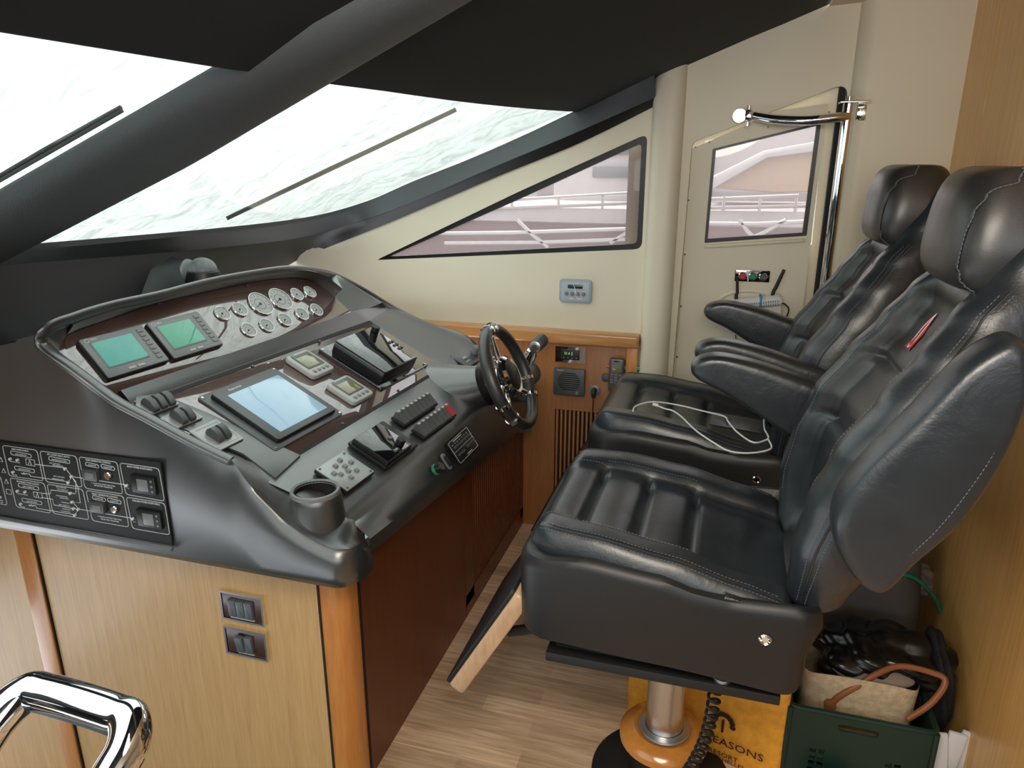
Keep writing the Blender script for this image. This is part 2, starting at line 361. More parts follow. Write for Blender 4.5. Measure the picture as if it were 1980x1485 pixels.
def smoothpath(pts, n=8, closed=False):
    P = [Vector(p) for p in pts]; k = len(P); out = []
    for i in range(k if closed else k-1):
        g = lambda j: P[j % k] if closed else P[min(max(j, 0), k-1)]
        a, b, c, d = g(i-1), g(i), g(i+1), g(i+2)
        for q in range(n):
            t = q/n; out.append(.5*((2*b)+(c-a)*t+(2*a-5*b+4*c-d)*t*t+(3*b-a-3*c+d)*t**3))
    if not closed: out.append(P[-1])
    return out
def fillet(pts, r, seg=5):
    """round the corners of a closed 2D polygon; r may be a list"""
    out = []; k = len(pts)
    for i in range(k):
        p = Vector(pts[i]); a = Vector(pts[i-1]); b = Vector(pts[(i+1) % k]); rr = r[i] if isinstance(r, (list, tuple)) else r
        if rr <= 0: out.append(tuple(p)); continue
        da = (a-p); db = (b-p); L = min(rr, da.length*.45, db.length*.45); s = p+da.normalized()*L; e = p+db.normalized()*L
        for q in range(seg+1):
            t = q/seg; out.append(tuple((1-t)**2*s+2*t*(1-t)*p+t*t*e))
    return out
def plate(outer, holes, z0, z1, m=None):
    """flat board with holes, as a mesh in a fresh MB"""
    cu = bpy.data.curves.new('t', 'CURVE'); cu.dimensions = '2D'; cu.fill_mode = 'BOTH'; cu.extrude = abs(z1-z0)/2
    for L in [outer]+holes:
        sp = cu.splines.new('POLY'); sp.points.add(len(L)-1); sp.use_cyclic_u = True
        for i, p in enumerate(L): sp.points[i].co = (p[0], p[1], 0, 1)
    o = bpy.data.objects.new('t', cu); C.objects.link(o); dg = bpy.context.evaluated_depsgraph_get(); me = bpy.data.meshes.new_from_object(o.evaluated_get(dg))
    me.transform(Matrix.Translation((0, 0, (z0+z1)/2)))
    if m is not None: me.transform(m)
    b = MB(); b.bm.from_mesh(me); bpy.data.objects.remove(o); bpy.data.curves.remove(cu); bpy.data.meshes.remove(me)
    bmesh.ops.remove_doubles(b.bm, verts=b.bm.verts, dist=1e-6)
    return b
def T(x, y, z): return Matrix.Translation((x, y, z))
def R(a, ax): return Matrix.Rotation(math.radians(a), 4, ax)
# wall plate frame: local x = world x, local y = world z, local +z towards the cabin (-y)
def WF(y): return Matrix(((1, 0, 0, 0), (0, 0, -1, y), (0, 1, 0, 0), (0, 0, 0, 1)))
def wq(q, y=2.74):
    p = ony(q, y); return (p.x, p.z)
# ================================================================== THE SETTING
def ss(a, c, x): x = min(1, max(0, (x-a)/(c-a))); return x*x*(3-2*x)
YW = 2.74                                    # starboard wall
st = 'structure'
b = MB(); b.prism([(-.80, 1.24), (-.45, 1.24), (-.45, -1.9), (4.3, -1.9), (4.3, 3.2), (-.80, 3.2)], -.06, 0); b.build('floor', 'floor', kind=st)
b = MB(); b.box((-1.6, -.3, -.75), (2.4, 3.2, .06)); b.build('floor_lower', 'pad', kind=st)
b = MB(); b.box((-.62, 1.23, -.37), (.34, .02, .62)); b.build('wall_step_side', 'pad', kind=st)
b = MB(); b.mesh([(-1.59, -1.3, 1.285), (-1.59, 1.20, 1.285), (-1.62, 1.20, 1.06), (-1.62, -1.3, 1.06), (-2.64, 1.20, 1.02), (-2.64, -1.3, 1.02)], [(0, 1, 2, 3), (3, 2, 4, 5)]); b.build('wall_port_dash', 'pad', kind=st)
b = MB(); b.box((-.46, -.3, -.39), (.02, 3.1, .66)); b.build('wall_step', 'pad', kind=st)
# starboard wall: forward panel with the wedge window
up = [(-3.2, 1.30)]+[wq(q) for q in ((550, 512), (600, 492), (700, 452), (800, 410), (900, 365), (1000, 325), (1100, 285), (1180, 250), (1265, 205))]
out = [(-3.2, -.0), (-.29, 0), (-.29, 1.80), (-.60, 1.662), (-1.6, 1.272), (-3.2, 1.272)]
wedge = fillet([wq(q) for q in ((727, 503), (1000, 372), (1252, 258), (1241, 482))], [.02, 0, .03, .03], 5)
b = plate(out, [wedge], -.035, 0, WF(YW)); b.build('wall_starboard', 'cream', kind=st)
gin = fillet([wq(q) for q in ((748, 497), (1000, 386), (1240, 276), (1231, 472))], [.015, 0, .02, .02], 5)
b = plate(wedge, [gin], -.035, -.01, WF(YW)); w1 = b.build('window_1', 'blk', kind=st)
b = plate(gin, [], -.022, -.018, WF(YW)); b.build('window_pane', 'hglass', w1, world=True)
# aft part of the wall with the recessed side door
xa = wq((1330, 130))[0]; xj = wq((1645, 170))[0]; xb = .64
rec = fillet([(xa+.008, .02), wq((1338, 275)), wq((1642, 158)), (xj-.005, .02)], [0, .02, .05, 0], 6)
b = plate([(xa-.03, 0), (xa-.03, 1.84), (.10, 1.95), (.24, 2.0), (xj+.04, 2.02), (xj+.04, 0)], [rec], -.05, 0, WF(YW)); b.build('wall_door_surround', 'cream', kind=st)
YD = 2.775
def dq(q): return wq(q, YD)
dl = dq((1335, 285))[0]
dw = fillet([dq(q) for q in ((1378, 288), (1588, 236), (1560, 456), (1362, 470))], .004, 2)
b = plate([(dl, .02), dq((1338, 288)), dq((1500, 215)), dq((1600, 200)), (dq((1600, 200))[0], .02)], [dw], -.03, 0, WF(YD)); d1 = b.build('door_1', 'cream', kind=st)
dwi = [dq(q) for q in ((1384, 291), (1579, 243), (1552, 450), (1368, 462))]
b = plate(dw, [dwi], -.02, -.006, WF(YD)); b.build('window_gasket', 'blk', d1, world=True)
b = plate(dwi, [], -.016, -.012, WF(YD)); b.build('window_pane', 'hglass', d1, world=True)
b = MB(); p1 = dq((1362, 474)); p2 = dq((1556, 462)); an = math.degrees(math.atan2(p2[1]-p1[1], p2[0]-p1[0]))
b.box(((p1[0]+p2[0])/2, (p1[1]+p2[1])/2-.004, .006), (p2[0]-p1[0], .012, .014), .003, m=WF(YD), rot=R(an, 'Z')); b.build('window_ledge', 'cream', d1, world=True)
b = MB()
for q in ((1345, 285), (1372, 275), (1485, 246), (1603, 217), (1332, 387), (1324, 492), (1317, 592), (1309, 690)):
    x, z = dq(q); b.cyl((x, z, .002), .0035, .004, 10, m=WF(YD))
b.build('screw', 'dgrey', d1, world=True)
b = MB(); b.box((dq((1600, 300))[0]+.02, YD-.01, 1.0), (.02, .03, 2.0)); b.build('trim_1', 'groove', kind=st)
b = plate([(xa-.2, -.1), (xa-.2, 1.9), (.6, 2.1), (.6, -.1)], [[dq(q) for q in ((1362, 272), (1600, 212), (1572, 476), (1345, 490))]], -.02, 0, WF(YD+.055)); b.build('wall_door_backing', 'cream', kind=st)
# post left of the door, bulging into the cabin
def prof_post(x0, x1, y0, depth, z0, ztop0, ztop1, n=14, k=2.6):
    P = []
    for i in range(n+1):
        a = PI*i/n; cx = (x0+x1)/2; rx = (x1-x0)/2
        x = cx-rx*math.copysign(abs(math.cos(a))**(2/k), math.cos(a)); y = y0-depth*abs(math.sin(a))**(2/k)
        zt = ztop0+(ztop1-ztop0)*(x-x0)/(x1-x0)
        sag = .02*(1-abs(math.sin(a))**(.7))
        P.append([(x, y, z0), (x, y, (z0+zt)/2), (x, y, zt-.03-sag*0), (x, y+.004, zt-.01), (x, y+.015, zt)])
    return P
b = MB(); b.grid(prof_post(-.305, xa, YW, .06, 0, 1.775, 1.835)); b.build('trim_2', 'cream', kind=st)
# wall aft of the door, standing proud with a rounded forward edge
P = []
for i in range(8):
    a = PI/2*i/7; P.append([(xj+.055-.055*math.cos(a), YW-.055*math.sin(a)+.0, z) for z in (0, 1.0, 2.04)])
P.append([(xb+.02, YW-.055, z) for z in (0, 1.0, 2.04)])
b = MB(); b.grid(P); b.build('wall_aft_panel', 'cream', kind=st)
# aft bulkhead in pale cherry, two boards with a joint
b = MB(); b.box((xb+.02, 2.62, 1.05), (.04, .36, 2.1)); b.box((xb+.021, 2.28, 1.05), (.04, .314, 2.1)); b.box((xb+.020, 1.70, 1.05), (.04, .84, 2.1)); bk = b.build('wall_aft', 'bulk', kind=st)
b = MB(); b.box((xb+.028, 2.438, 1.05), (.04, .006, 2.1)); b.box((xb+.03, 2.122, 1.05), (.04, .006, 2.1)); b.build('trim_3', 'groove', kind=st)
# cherry dado below the cream side wall with a top rail and a louvred grille
zr = wq((1240, 645))[1]; zc = zr+.004
gx0, gx1, gz0, gz1 = -.632, -.405, .10, .538
b = plate([(-1.7, 0), (-.31, 0), (-.31, zr-.04), (-1.7, zr-.04)], [[(gx0, gz0), (gx1, gz0), (gx1, gz1), (gx0, gz1)]], .0, .022, WF(YW)); b.build('wall_dado', 'cherry', kind=st)
b = MB(); b.box((-.33, YW-.03, .42), (.045, .02, .84), .004); b.build('trim_4', 'orange', kind=st)
b = MB(); b.box((-.352, YW-.028, .42), (.003, .014, .82)); b.build('trim_5', 'groove', kind=st)
b = MB(); b.box((-1.0, YW-.028, zr-.024), (1.39, .062, .05), .010, 3); b.build('trim_6', 'rail', kind=st)
t = thing('louvred_grille', 'upright cherry slats over a dark opening in the side panelling under the grey speaker', 'grille', (gx0+.11, YW-.02, gz0))
b = MB(); n = 13
for i in range(n): b.box((gx0+(i+.5)*(gx1-gx0)/n, YW-.010, (gz0+gz1)/2), (.009, .02, gz1-gz0-.002), .002)
b.build('slat', 'cherry', t, world=True)
b = MB(); b.box(((gx0+gx1)/2, YW-.0008, (gz0+gz1)/2), (gx1-gx0, .001, gz1-gz0)); b.build('backing', 'groove', t, world=True)
# ---------------- roof, brow, windshield
n = 16
def brow(y): return -.685+.10*max(0, (y-1.3)/1.44)**1.6-.02*max(0, (.9-y))
P = []
ys = [-1.3+(YW+1.3)*i/24 for i in range(25)]
def zg(x): return 1.902+.39*x
for y in ys:
    x0 = brow(y); dz_ = -.012*(1-ss(.9, 1.5, y)); row = [(x0-.02, y, zg(x0)+.045), (x0-.012, y, zg(x0)+.012), (x0, y, zg(x0)-.002+dz_), (x0+.02, y, zg(x0)-.004+dz_)]
    for k in range(1, 7):
        x = x0+.02+(.0-x0-.02)*k/6*1.0; row.append((x, y, zg(x)-.012+.0*k))
    for x in (.10, .20, .235): row.append((x, y, 1.898+.385*x-.01))
    P.append(row)
b = MB(); b.grid(P); b.build('ceiling', 'ceil', kind=st)
b = MB(); b.mesh([(.232, -1.3, 1.972), (.232, 2.8, 1.972), (.70, 2.8, 2.0), (.70, -1.3, 2.0), (4.2, -1.3, 2.0), (4.2, 2.8, 2.0)], [(0, 1, 2, 3), (3, 2, 5, 4)]); b.build('ceiling_aft', 'creamd', kind=st)
# glass, its cover cloth outside, wipers between
def gpt(x, y, d=0): v = Vector((x, y, zg(x))); return v+PG['n']*d
b = MB(); b.mesh([gpt(-1.60, -1.3), gpt(-.60, -1.3), gpt(-.50, YW), gpt(-1.60, YW)], [(0, 1, 2, 3)]); b.build('window_2', 'glass', kind=st)
P = []
for i in range(50):
    x = -1.95+1.55*i/49; row = []
    for j in range(100):
        y = -1.2+4.3*j/99
        w = .012*math.sin(9*x+3*y)+.008*math.sin(23*y-7*x)+.005*math.sin(41*x+17*y)
        row.append(gpt(x, y, .075+w-max(0, y-2.80)*.5))
    P.append(row)
b = MB(); b.grid(P); o = b.build('windshield_cover', 'cover'); tag(o, 'white wrinkled cloth cover stretched over the outside of the windshield', 'cover')
def wiper(a, c, lab):
    pa, pb = on(a, PG, .03), on(c, PG, .03)
    t = thing('windshield_wiper', lab, 'wiper', pa); dd = (pb-pa)
    b = MB(); b.tube([pa, pa+dd*.33, pa+dd*.66, pb], .0032, 8); b.build('wiper_blade', 'wiper', t, world=True)
    b = MB(); b.tube([pa+PG['n']*.006, pa+dd*.5+PG['n']*.007, pb+PG['n']*.005], .0038, 8); b.build('wiper_arm', 'wiper', t, world=True)
wiper((440, 424), (882, 214), 'long wiper lying across the starboard windshield pane, right of the dark padded beam')
wiper((-40, 372), (236, 214), 'wiper on the port windshield pane, left of the dark padded beam')
# black frame strip: glass edge G, fold M, lower edge Cc on the cream wall
def cl(q, d, ym):
    p = on(q, PG, d); return p if p.y <= ym else ony(q, ym)
G = [cl(q, -.002, 2.722) for q in ((-260, 505), (-120, 490), (0, 478), (80, 470), (250, 456), (430, 440), (560, 425), (640, 410), (720, 385), (800, 350), (950, 290), (1110, 215), (1266, 138))]
Mq = [cl(q, -.035, 2.700) for q in ((-260, 541), (-120, 526), (0, 514), (80, 507), (250, 494), (430, 478), (560, 463), (640, 445), (720, 420), (800, 390), (950, 325), (1110, 258), (1268, 188))]
Cq = [Vector((m.x*.985, m.y-.01, m.z-.16)) for m in Mq[:5]]+[None]*8
cpx = ((480, 545), (570, 506), (640, 476), (730, 440), (815, 404), (965, 340), (1120, 277), (1265, 206))
for i, q in enumerate(cpx): Cq[5+i] = ony(q, YW-.008)
b = MB(); b.grid([smoothpath(G, 6), smoothpath([(g*.97+m*.03)+Vector((0, 0, -.012)) for g, m in zip(G, Mq)], 6), smoothpath(Mq, 6)]); b.build('window_frame_band', 'padgrey', kind=st)
Cq[5] = Vector((Mq[5].x*.99, Mq[5].y, Mq[5].z-.17))
b = MB(); b.grid([smoothpath(Mq, 6), smoothpath([m+(c-m)*.12+Vector((0, 0, .004)) for m, c in zip(Mq, Cq)], 6), smoothpath([m+(c-m)*.5+Vector((0, 0, 0)) for m, c in zip(Mq, Cq)], 6), smoothpath(Cq, 6)]); b.build('window_frame_face', 'blk', kind=st)
# dash behind the helm console
P = []
for j in range(40):
    y = -1.3+4.02*j/39; s = 1 if y < 1.85 else max(0, 1-(y-1.85)/.40)
    x = -1.60-.36*(1-s); zt_ = min(1.275, zg(x)-.03)
    if y < 1.27: continue
    P.append([(x-.03, y, zt_), (x, y, zt_-.013), (x+.012+.02*s, y, zt_-.04), (x+.03+.06*s, y, 1.05), (x+.05+.07*s, y, .80), (x+.05, y, .40)])
b = MB(); b.grid(P); b.build('wall_forward_dash', 'pad', kind=st)
# padded beam
xs = [(-.10, .0), (-.45, 0), (-.70, 0), (-1.0, 0), (-1.3, 0), (-1.66, 0)]
P = []
for i in range(30):
    x = .05-1.75*i/29; z = zg(x)
    c = Vector((x, 0, z)); row = []
    yl, yr = 0.932, 1.185-.10*max(0, x+.95)/.6
    for k in range(17):
        a = PI*k/16; row.append((x, (yl+yr)/2-(yr-yl)/2*math.copysign(abs(math.cos(a))**.8, math.cos(a)), z+.004-.052*math.sin(a)**.8))
    P.append(row)
b = MB(); b.grid(P); b.build('trim_7', 'padgrey', kind=st)
# port side, window wall and the open salon behind the camera
b = plate([(-2.7, 0), (4.2, 0), (4.2, 2.0), (.1, 1.94), (-2.7, .90)], [[(-.9, 1.24), (2.3, 1.24), (2.3, 1.92), (.05, 1.90), (-.9, 1.50)]], -.05, 0, WF(-1.3) @ Matrix.Diagonal((1, 1, -1, 1))); b.build('wall_port', 'pad', kind=st)
b = MB(); b.box((4.2, 1.0, 1.0), (.05, 4.6, 2.1)); b.build('wall_salon', 'cream', kind=st)
b = MB(); b.box((2.4, 2.0, 1.0), (3.5, .05, 2.1)); b.build('wall_salon_side', 'cream', kind=st)
b = MB(); b.box((-2.62, -.05, .62), (.05, 2.4, 1.3)); b.build('wall_forward_port', 'light', kind=st)

# ================================================================== HELM CABINET
t = thing('helm_cabinet', 'pale cherry cabinet with a rounded orange corner post under the black helm console', 'cabinet', (-1.3, 1.8, 0))
YC = 1.245; XC = -.765
b = MB(); xe = ony((66, 1038), YC).x
b.box(((xe+.004-.835)/2, YC+.01, -.05), (abs(xe+.004+.835), .02, 1.3)); b.build('side_panel', 'light', t, world=True)
b = MB(); b.box(((xe-.06-2.6)/2, YC+.01, -.05), (abs(2.6-abs(xe)-.06), .02, 1.3)); b.build('side_panel', 'light', t, world=True)
b = MB(); b.box((xe-.030, YC+.006, -.05), (.058, .03, 1.3), .003); b.build('upright_strip', 'orange', t, world=True)
for c_, d_ in (((xe+.001, YC+.008, -.05), (.004, .026, 1.3)), ((-.833, YC+.012, -.05), (.005, .026, 1.3)), ((XC-.006, YC+.060, .30), (.02, .006, .60))): b = MB(); b.box(c_, d_); b.build('joint', 'groove', t, world=True)
pts = [(-.831, YC+.002)]+[(-.80+.035*math.sin(a), YC+.035-.035*math.cos(a)) for a in [PI/2*i/8 for i in range(9)]]+[(XC, YC+.057), (XC-.05, YC+.057), (-.831, YC+.03)]
b = MB(); b.prism(pts, -.7, .60); b.build('corner_post', 'orange', t, world=True)
b = MB(); y2 = onx((895, 905), XC).y; b.box((XC-.01, (YC+.063+y2)/2, .30), (.02, y2-YC-.065, .60)); b.build('front_panel', 'shaded_cherry', t, world=True)
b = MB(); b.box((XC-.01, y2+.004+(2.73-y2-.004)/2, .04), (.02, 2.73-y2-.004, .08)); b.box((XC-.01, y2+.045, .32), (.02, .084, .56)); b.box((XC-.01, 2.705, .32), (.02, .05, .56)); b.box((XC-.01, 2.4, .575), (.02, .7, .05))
b.build('grille_frame', 'shaded_cherry', t, world=True)
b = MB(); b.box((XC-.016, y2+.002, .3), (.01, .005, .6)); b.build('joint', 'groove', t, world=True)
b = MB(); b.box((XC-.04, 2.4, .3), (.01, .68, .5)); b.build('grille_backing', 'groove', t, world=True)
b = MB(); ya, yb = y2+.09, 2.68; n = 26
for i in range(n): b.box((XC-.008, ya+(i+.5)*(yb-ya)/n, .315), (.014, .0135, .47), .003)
b.build('grille_slats', 'shaded_cherry', t, world=True)

# ================================================================== HELM CONSOLE
con = thing('helm_console', 'large satin black moulded helm console with two glossy burl instrument panels', 'console', (-1.1, 1.8, .58))
n1, n2 = P1['n'], P2['n']
L3px = ((105, 690), (115, 662), (140, 645), (210, 620), (300, 590), (400, 566), (480, 549), (560, 540), (600, 545), (630, 560), (680, 605))
L3 = smoothpath([on(q, P2, -.004) for q in L3px], 6)
L3 = sorted(L3, key=lambda p: p.y)
def at_y(L, y):
    if y <= L[0].y: return L[0].copy()
    for a, c in zip(L, L[1:]):
        if a.y <= y <= c.y: return a.lerp(c, (y-a.y)/max(1e-6, c.y-a.y))
    return L[-1].copy()
def line(a, c):
    def f(y): return a.lerp(c, (y-a.y)/(c.y-a.y))
    return f
l4 = line(on((230, 765), P2, -.004), on((680, 609), P2, -.004))
l6 = line(on((306, 767), P1, -.004), on((717, 620), P1, -.004))
l7 = line(on((577, 880), P1, -.004), on((854, 709), P1, -.004))
l9 = line(on((679, 1004), P1, -.004), on((903, 805), P1, -.004))
l10 = line(onx((690, 1062), -.703), onx((960, 850), -.680))
YP = dict(t=1.198, b=1.20, c=1.20, d=1.215, e=1.262, f=1.262)
YS = dict(t=2.105, b=2.125, c=2.165, d=2.16, e=2.52, f=2.50)
def rib(s):
    Y = {k: YP[k]+(YS[k]-YP[k])*s for k in YP}
    top = at_y(L3, Y['t']); p4 = l4(Y['b']); p6 = l6(Y['c']); p7 = l7(Y['d']); p9 = l9(Y['e']); p10 = l10(Y['f'])
    p9.x = p9.x*(1-.0)+0; 
    u2 = P2['up']; rim = top+n2*.045; V = Vector
    pts = [rim+V((-.20, 0, -.30)), rim+V((-.12, 0, -.12)), rim+V((-.075, 0, -.035)), rim+V((-.045, 0, -.004)), rim+V((-.018, 0, .005)), rim, rim-n2*.006-u2*.001, top+n2*.002, top-u2*.004]
    pts += [p4.lerp(top, .5), p4+u2*.006, p4+u2*.002, p4+V((.001, 0, .010)), p4+V((.010, 0, .014)), p4.lerp(p6, .6)+V((0, 0, .012)), p6+V((-.003, 0, .006)), p6, p6-P1['up']*.006]
    pts += [p6.lerp(p7, .5), p7+P1['up']*.004, p7, p7+n1*.005-P1['up']*.005]
    m = p7.lerp(p9, .5)+n1*.003
    pts += [m, p9+P1['up']*.022+n1*.003, p9+P1['up']*.006+n1*.001, p9+V((.004, 0, -.010)), p9+(p10-p9)*.25, p9+(p10-p9)*.7, p10, p10+V((-.002, 0, -.012)), p10+V((-.006, 0, -.040)), p10+V((-.06, 0, -.046))]
    return pts
NR = 22                               # index of the first point aft of the burl panels
def ss(a, c, x): x = min(1, max(0, (x-a)/(c-a))); return x*x*(3-2*x)
P = []
base = rib(0)

zb = .645
RIM = []
for q, PP_, d_ in (((450, 884), P1, .03), ((380, 850), P1, .03), ((290, 801), P1, .03), ((240, 775), P1, .03), ((200, 748), P2, .03), ((142, 704), P2, .03), ((97, 669), P2, .038), ((90, 651), P2, .045), ((93, 638), P2, .05), ((115, 624), P2, .05), ((142, 615), P2, .05), ((180, 602), P2, .05), ((231, 588), P2, .048), ((314, 570), P2, .046), ((400, 547), P2, .045), ((487, 530), P2, .045), ((560, 520), P2, .045)):
    p = on(q, PP_, d_)
    if p.y < 1.138: p = ony(q, 1.138)
    RIM.append(p)
for q, y_ in (((607, 523), 2.07), ((650, 534), 2.20), ((700, 560), 2.31), ((760, 598), 2.38), ((820, 628), 2.40), ((890, 651), 2.40), ((921, 676), 2.40)): RIM.append(ony(q, y_))
RZ = [(-2.4, .90, 1.14), (-2.0, .985, 1.14), (-1.75, 1.045, 1.14), (-1.60, 1.085, 1.14), (-1.47, 1.128, 1.14), (-1.40, 1.148, 1.139)]
RZ += [(p.x, p.z, p.y) for p in RIM[7:0:-1]]+[(RIM[0].x, RIM[0].z, 1.186)]
for q in ((470, 922), (500, 958), (552, 1008), (594, 1036), (632, 1056), (673, 1070)):
    p = ony(q, 1.172); RZ.append((p.x, p.z, 1.172))
RZ.sort()
def yrim(x):
    for a, c in zip(RZ, RZ[1:]):
        if a[0] <= x <= c[0]: return a[2]+(c[2]-a[2])*(x-a[0])/max(1e-6, c[0]-a[0])
    return RZ[0][2] if x < RZ[0][0] else RZ[-1][2]
def zrim(x):
    if x <= RZ[0][0]: return RZ[0][1]
    for (a, c, _), (d, e, _2) in zip(RZ, RZ[1:]):
        if x <= d: return c+(e-c)*(x-a)/(d-a)
    return RZ[-1][1]
xa_ = base[28].x+.004
def zplane(PP, x, y): return PP['p'].z-(PP['n'].x*(x-PP['p'].x)+PP['n'].y*(y-PP['p'].y))/PP['n'].z
def zs_(x, y):
    if x < -1.40: return zrim(x)-.01
    if x < -1.20: return min(zplane(P2, x, y), 1.14)-.006
    if x < -.745: return zplane(P1, x, y)-.006
    return .75-.072*ss(-.745, xa_, x)
F = []; NX_ = 110
for i in range(NX_+1):
    t_ = i/NX_; x = -2.4+(xa_+2.4)*t_**.85
    zr = zrim(x); B_ = ss(-1.035, -.965, x); fw = 1-ss(-1.46, -1.38, x); cr = .045; dx_ = max(0, x-xa_+cr)/cr; iy = cr*(1-math.sqrt(max(0, 1-dx_*dx_)))
    k_ = 1-.75*ss(-1.0, -.80, x)
    yr_ = yrim(x); lo_ = max(min(.86, zr-.15), zb+.03); f_ = lambda k: 1.149+(yr_-1.149)*k
    prof_ = [(1.262, zb-.004), (1.162, zb), (1.152, zb+.015), (1.149, zb+.05*ss(-.6, -.9, -x)+.02), (1.149, lo_), (f_(.15), zr-.105*k_), (f_(.40), zr-.055*k_), (f_(.68), zr-.024*k_), (f_(.88), zr-.007*k_), (yr_, zr)]
    inA = [(yr_+.006, zr-.003), (yr_+.012, zr-.012), (yr_+.018, (zr+zs_(x, 1.18))/2-.005), (yr_+.022, zs_(x, 1.19)-.002), (1.225, zs_(x, 1.22)-.012), (1.26, zs_(x, 1.26)-.02)]
    inB = [(y, zr+(zs_(x, 1.262)+.004-zr)*ss(yr_, 1.262, y)) for y in (1.186, 1.20, 1.22, 1.24, 1.258)]+[(1.30, zs_(min(x, -.756), 1.30)-.014)]
    inF = [(1.16, zr+.002), (1.21, zr+.001), (1.30, zr-.01), (1.42, zr-.03), (1.6, zr-.07), (1.8, zr-.15)]
    row = []
    for y, z in prof_: row.append([x, min(y+iy, 1.262), max(z, zb-.004)])
    for (ya_, za_), (yb_, zb_), (yf_, zf_) in zip(inA, inB, inF):
        y = ya_+(yb_-ya_)*B_; z = za_+(zb_-za_)*B_
        y += (yf_-y)*fw; z += (zf_-z)*fw
        row.append([x if y < 1.26 or fw > 0 else min(x, -.756), y+iy*.5*(1-ss(yr_, 1.262, y)), max(z, zb-.004)])
    F.append(row)
F.append([[x-.0 if x < xa_-.01 else xa_+.001, min(y+.002, 1.262), zb-.004+(z-zb+.004)*.0] for x, y, z in F[-1]])
for k in range(41): P.append(rib(k/40))
last = P[-1]
RS = {0: (640, 530), 7: (652, 533), 11: (738, 586), 16: (757, 596), 21: (905, 655)}
def rs_at(i):
    ks = sorted(RS); i = min(i, 21)
    for a, c in zip(ks, ks[1:]):
        if a <= i <= c:
            t = (i-a)/(c-a); return (RS[a][0]*(1-t)+RS[c][0]*t, RS[a][1]*(1-t)+RS[c][1]*t)
def star(yy, fr, dz=0, fwd=0):
    row = []
    for i, p in enumerate(last):
        if i < NR:
            yq_ = 2.20+.18*min(1, max(0, (i-7)/6)); tgt = ony(rs_at(i), yq_)
            if i < 5: tgt = tgt+(last[i]-last[5])*1.0
            q = p.lerp(tgt, fr)
            if fr >= 1: q.y = yq_+yy-2.40; q.z += dz
        else:
            q = p.copy(); 
            if fr >= 1: q.y = p.y+.012; q.z = p.z+dz*.2
            else: q.y = p.y+.01*fr
        row.append(q)
    return row
P += [star(0, .06), star(0, .35), star(0, .7), star(0, .94), star(2.40, 1, .002), star(2.412, 1, -.002), star(2.425, 1, -.02), star(2.44, 1, -.25)]
b = MB(); b.grid(P); b.grid(F); b.box((-.778, 1.285, .665), (.052, .09, .115)); body = b.build('body', 'console', con, world=True, ang=50)
# rounded rim bead round the instrument well, its inner wall and outer shoulder
LOW = {6: (128, 700), 7: (122, 676), 8: (124, 660), 9: (132, 650), 10: (150, 641), 11: (195, 624), 12: (245, 607), 13: (322, 584), 14: (405, 565), 15: (487, 548), 16: (560, 540)}
lowp = [on(LOW[i], P2, -.004) if i in LOW else RIM[i]+Vector((0, .03, -.034)) for i in range(len(RIM))]
outv = []
for i, p in enumerate(RIM):
    a_ = RIM[max(0, i-1)]; c_ = RIM[min(len(RIM)-1, i+1)]; t_ = (c_-a_); o_ = Vector((t_.y, -t_.x, 0)); o_ = o_.normalized()
    if o_.dot(Vector((-1.3, 1.9, 0))-Vector((p.x, p.y, 0))) > 0 and i < 3: o_ = -o_
    if (i < 6 and o_.y > 0) or (9 <= i < 19 and o_.x > 0) or (i >= 19 and o_.y < 0): o_ = -o_
    if i in (6, 7, 8): o_ = Vector((-.6, -.8, 0)) if i == 6 else (Vector((-.85, -.5, 0)) if i == 7 else Vector((-.95, -.3, 0)))
    outv.append(o_)
Rs = smoothpath(RIM, 5); Ls = smoothpath(lowp, 5); Os = smoothpath(outv, 5)
b = MB(); b.tube([p+o*.010+Vector((0, 0, -.004)) for p, o in zip(Rs, Os)], .016, 14, sc=(.55, 1.0)); b.build('rim_bead', 'console', con, world=True, ang=60)
b = MB(); kw = 16*5+1; b.grid([Rs[:kw], [p.lerp(q, .5)+Vector((0, 0, -.004)) for p, q in zip(Rs, Ls)][:kw], Ls[:kw]]); b.build('well_wall', 'console', con, world=True, ang=60)
k0 = 9*5
b = MB(); b.grid([[p+o*d+Vector((0, 0, -h)) for p, o in list(zip(Rs, Os))[k0:k0+35]] for d, h in ((.012, .003), (.03, .006), (.06, .018), (.10, .045), (.16, .11))]); b.build('hood_shoulder', 'console', con, world=True, ang=60)
# burl panels
def poly2(P_, pts3, d=0):
    F = frame(P_, P_['p']).inverted(); return [tuple((F @ p)[:2]) for p in pts3]
up3 = [on(q, P2) for q in L3px]
up3 = smoothpath(up3, 4)+[on((678, 608), P2), on((232, 763), P2), on((160, 730), P2), on((118, 704), P2)]
b = MB(); b.prism(poly2(P2, up3), -.004, .001, .0007, frame(P2, P2['p'])); b.build('upper_instrument_panel', 'burl', con, world=True, label='glossy burl panel carrying the round gauges and the two green displays')
lo3 = [on(q, P1) for q in ((252, 772), (306, 768), (716, 622), (853, 709), (577, 878), (400, 862))]
b = MB(); b.prism(poly2(P1, lo3), -.004, .001, .0007, frame(P1, P1['p'])); b.build('lower_instrument_panel', 'burl', con, world=True, label='glossy burl panel carrying the plotters')
b = MB()
for q, PP in (((307, 587), P2), ((478, 553), P2), ((397, 703), P2), ((556, 649), P2), ((674, 608), P2), ((488, 709), P1), ((618, 661), P1), ((714, 622), P1), ((662, 820), P1), ((770, 756), P1), ((851, 708), P1)):
    b = MB(); b.cyl((0, 0, .0025), .0042, .003, 12, m=frame(PP, on(q, PP)), bev=.001); b.build('panel_screw', 'dgrey', con, world=True)
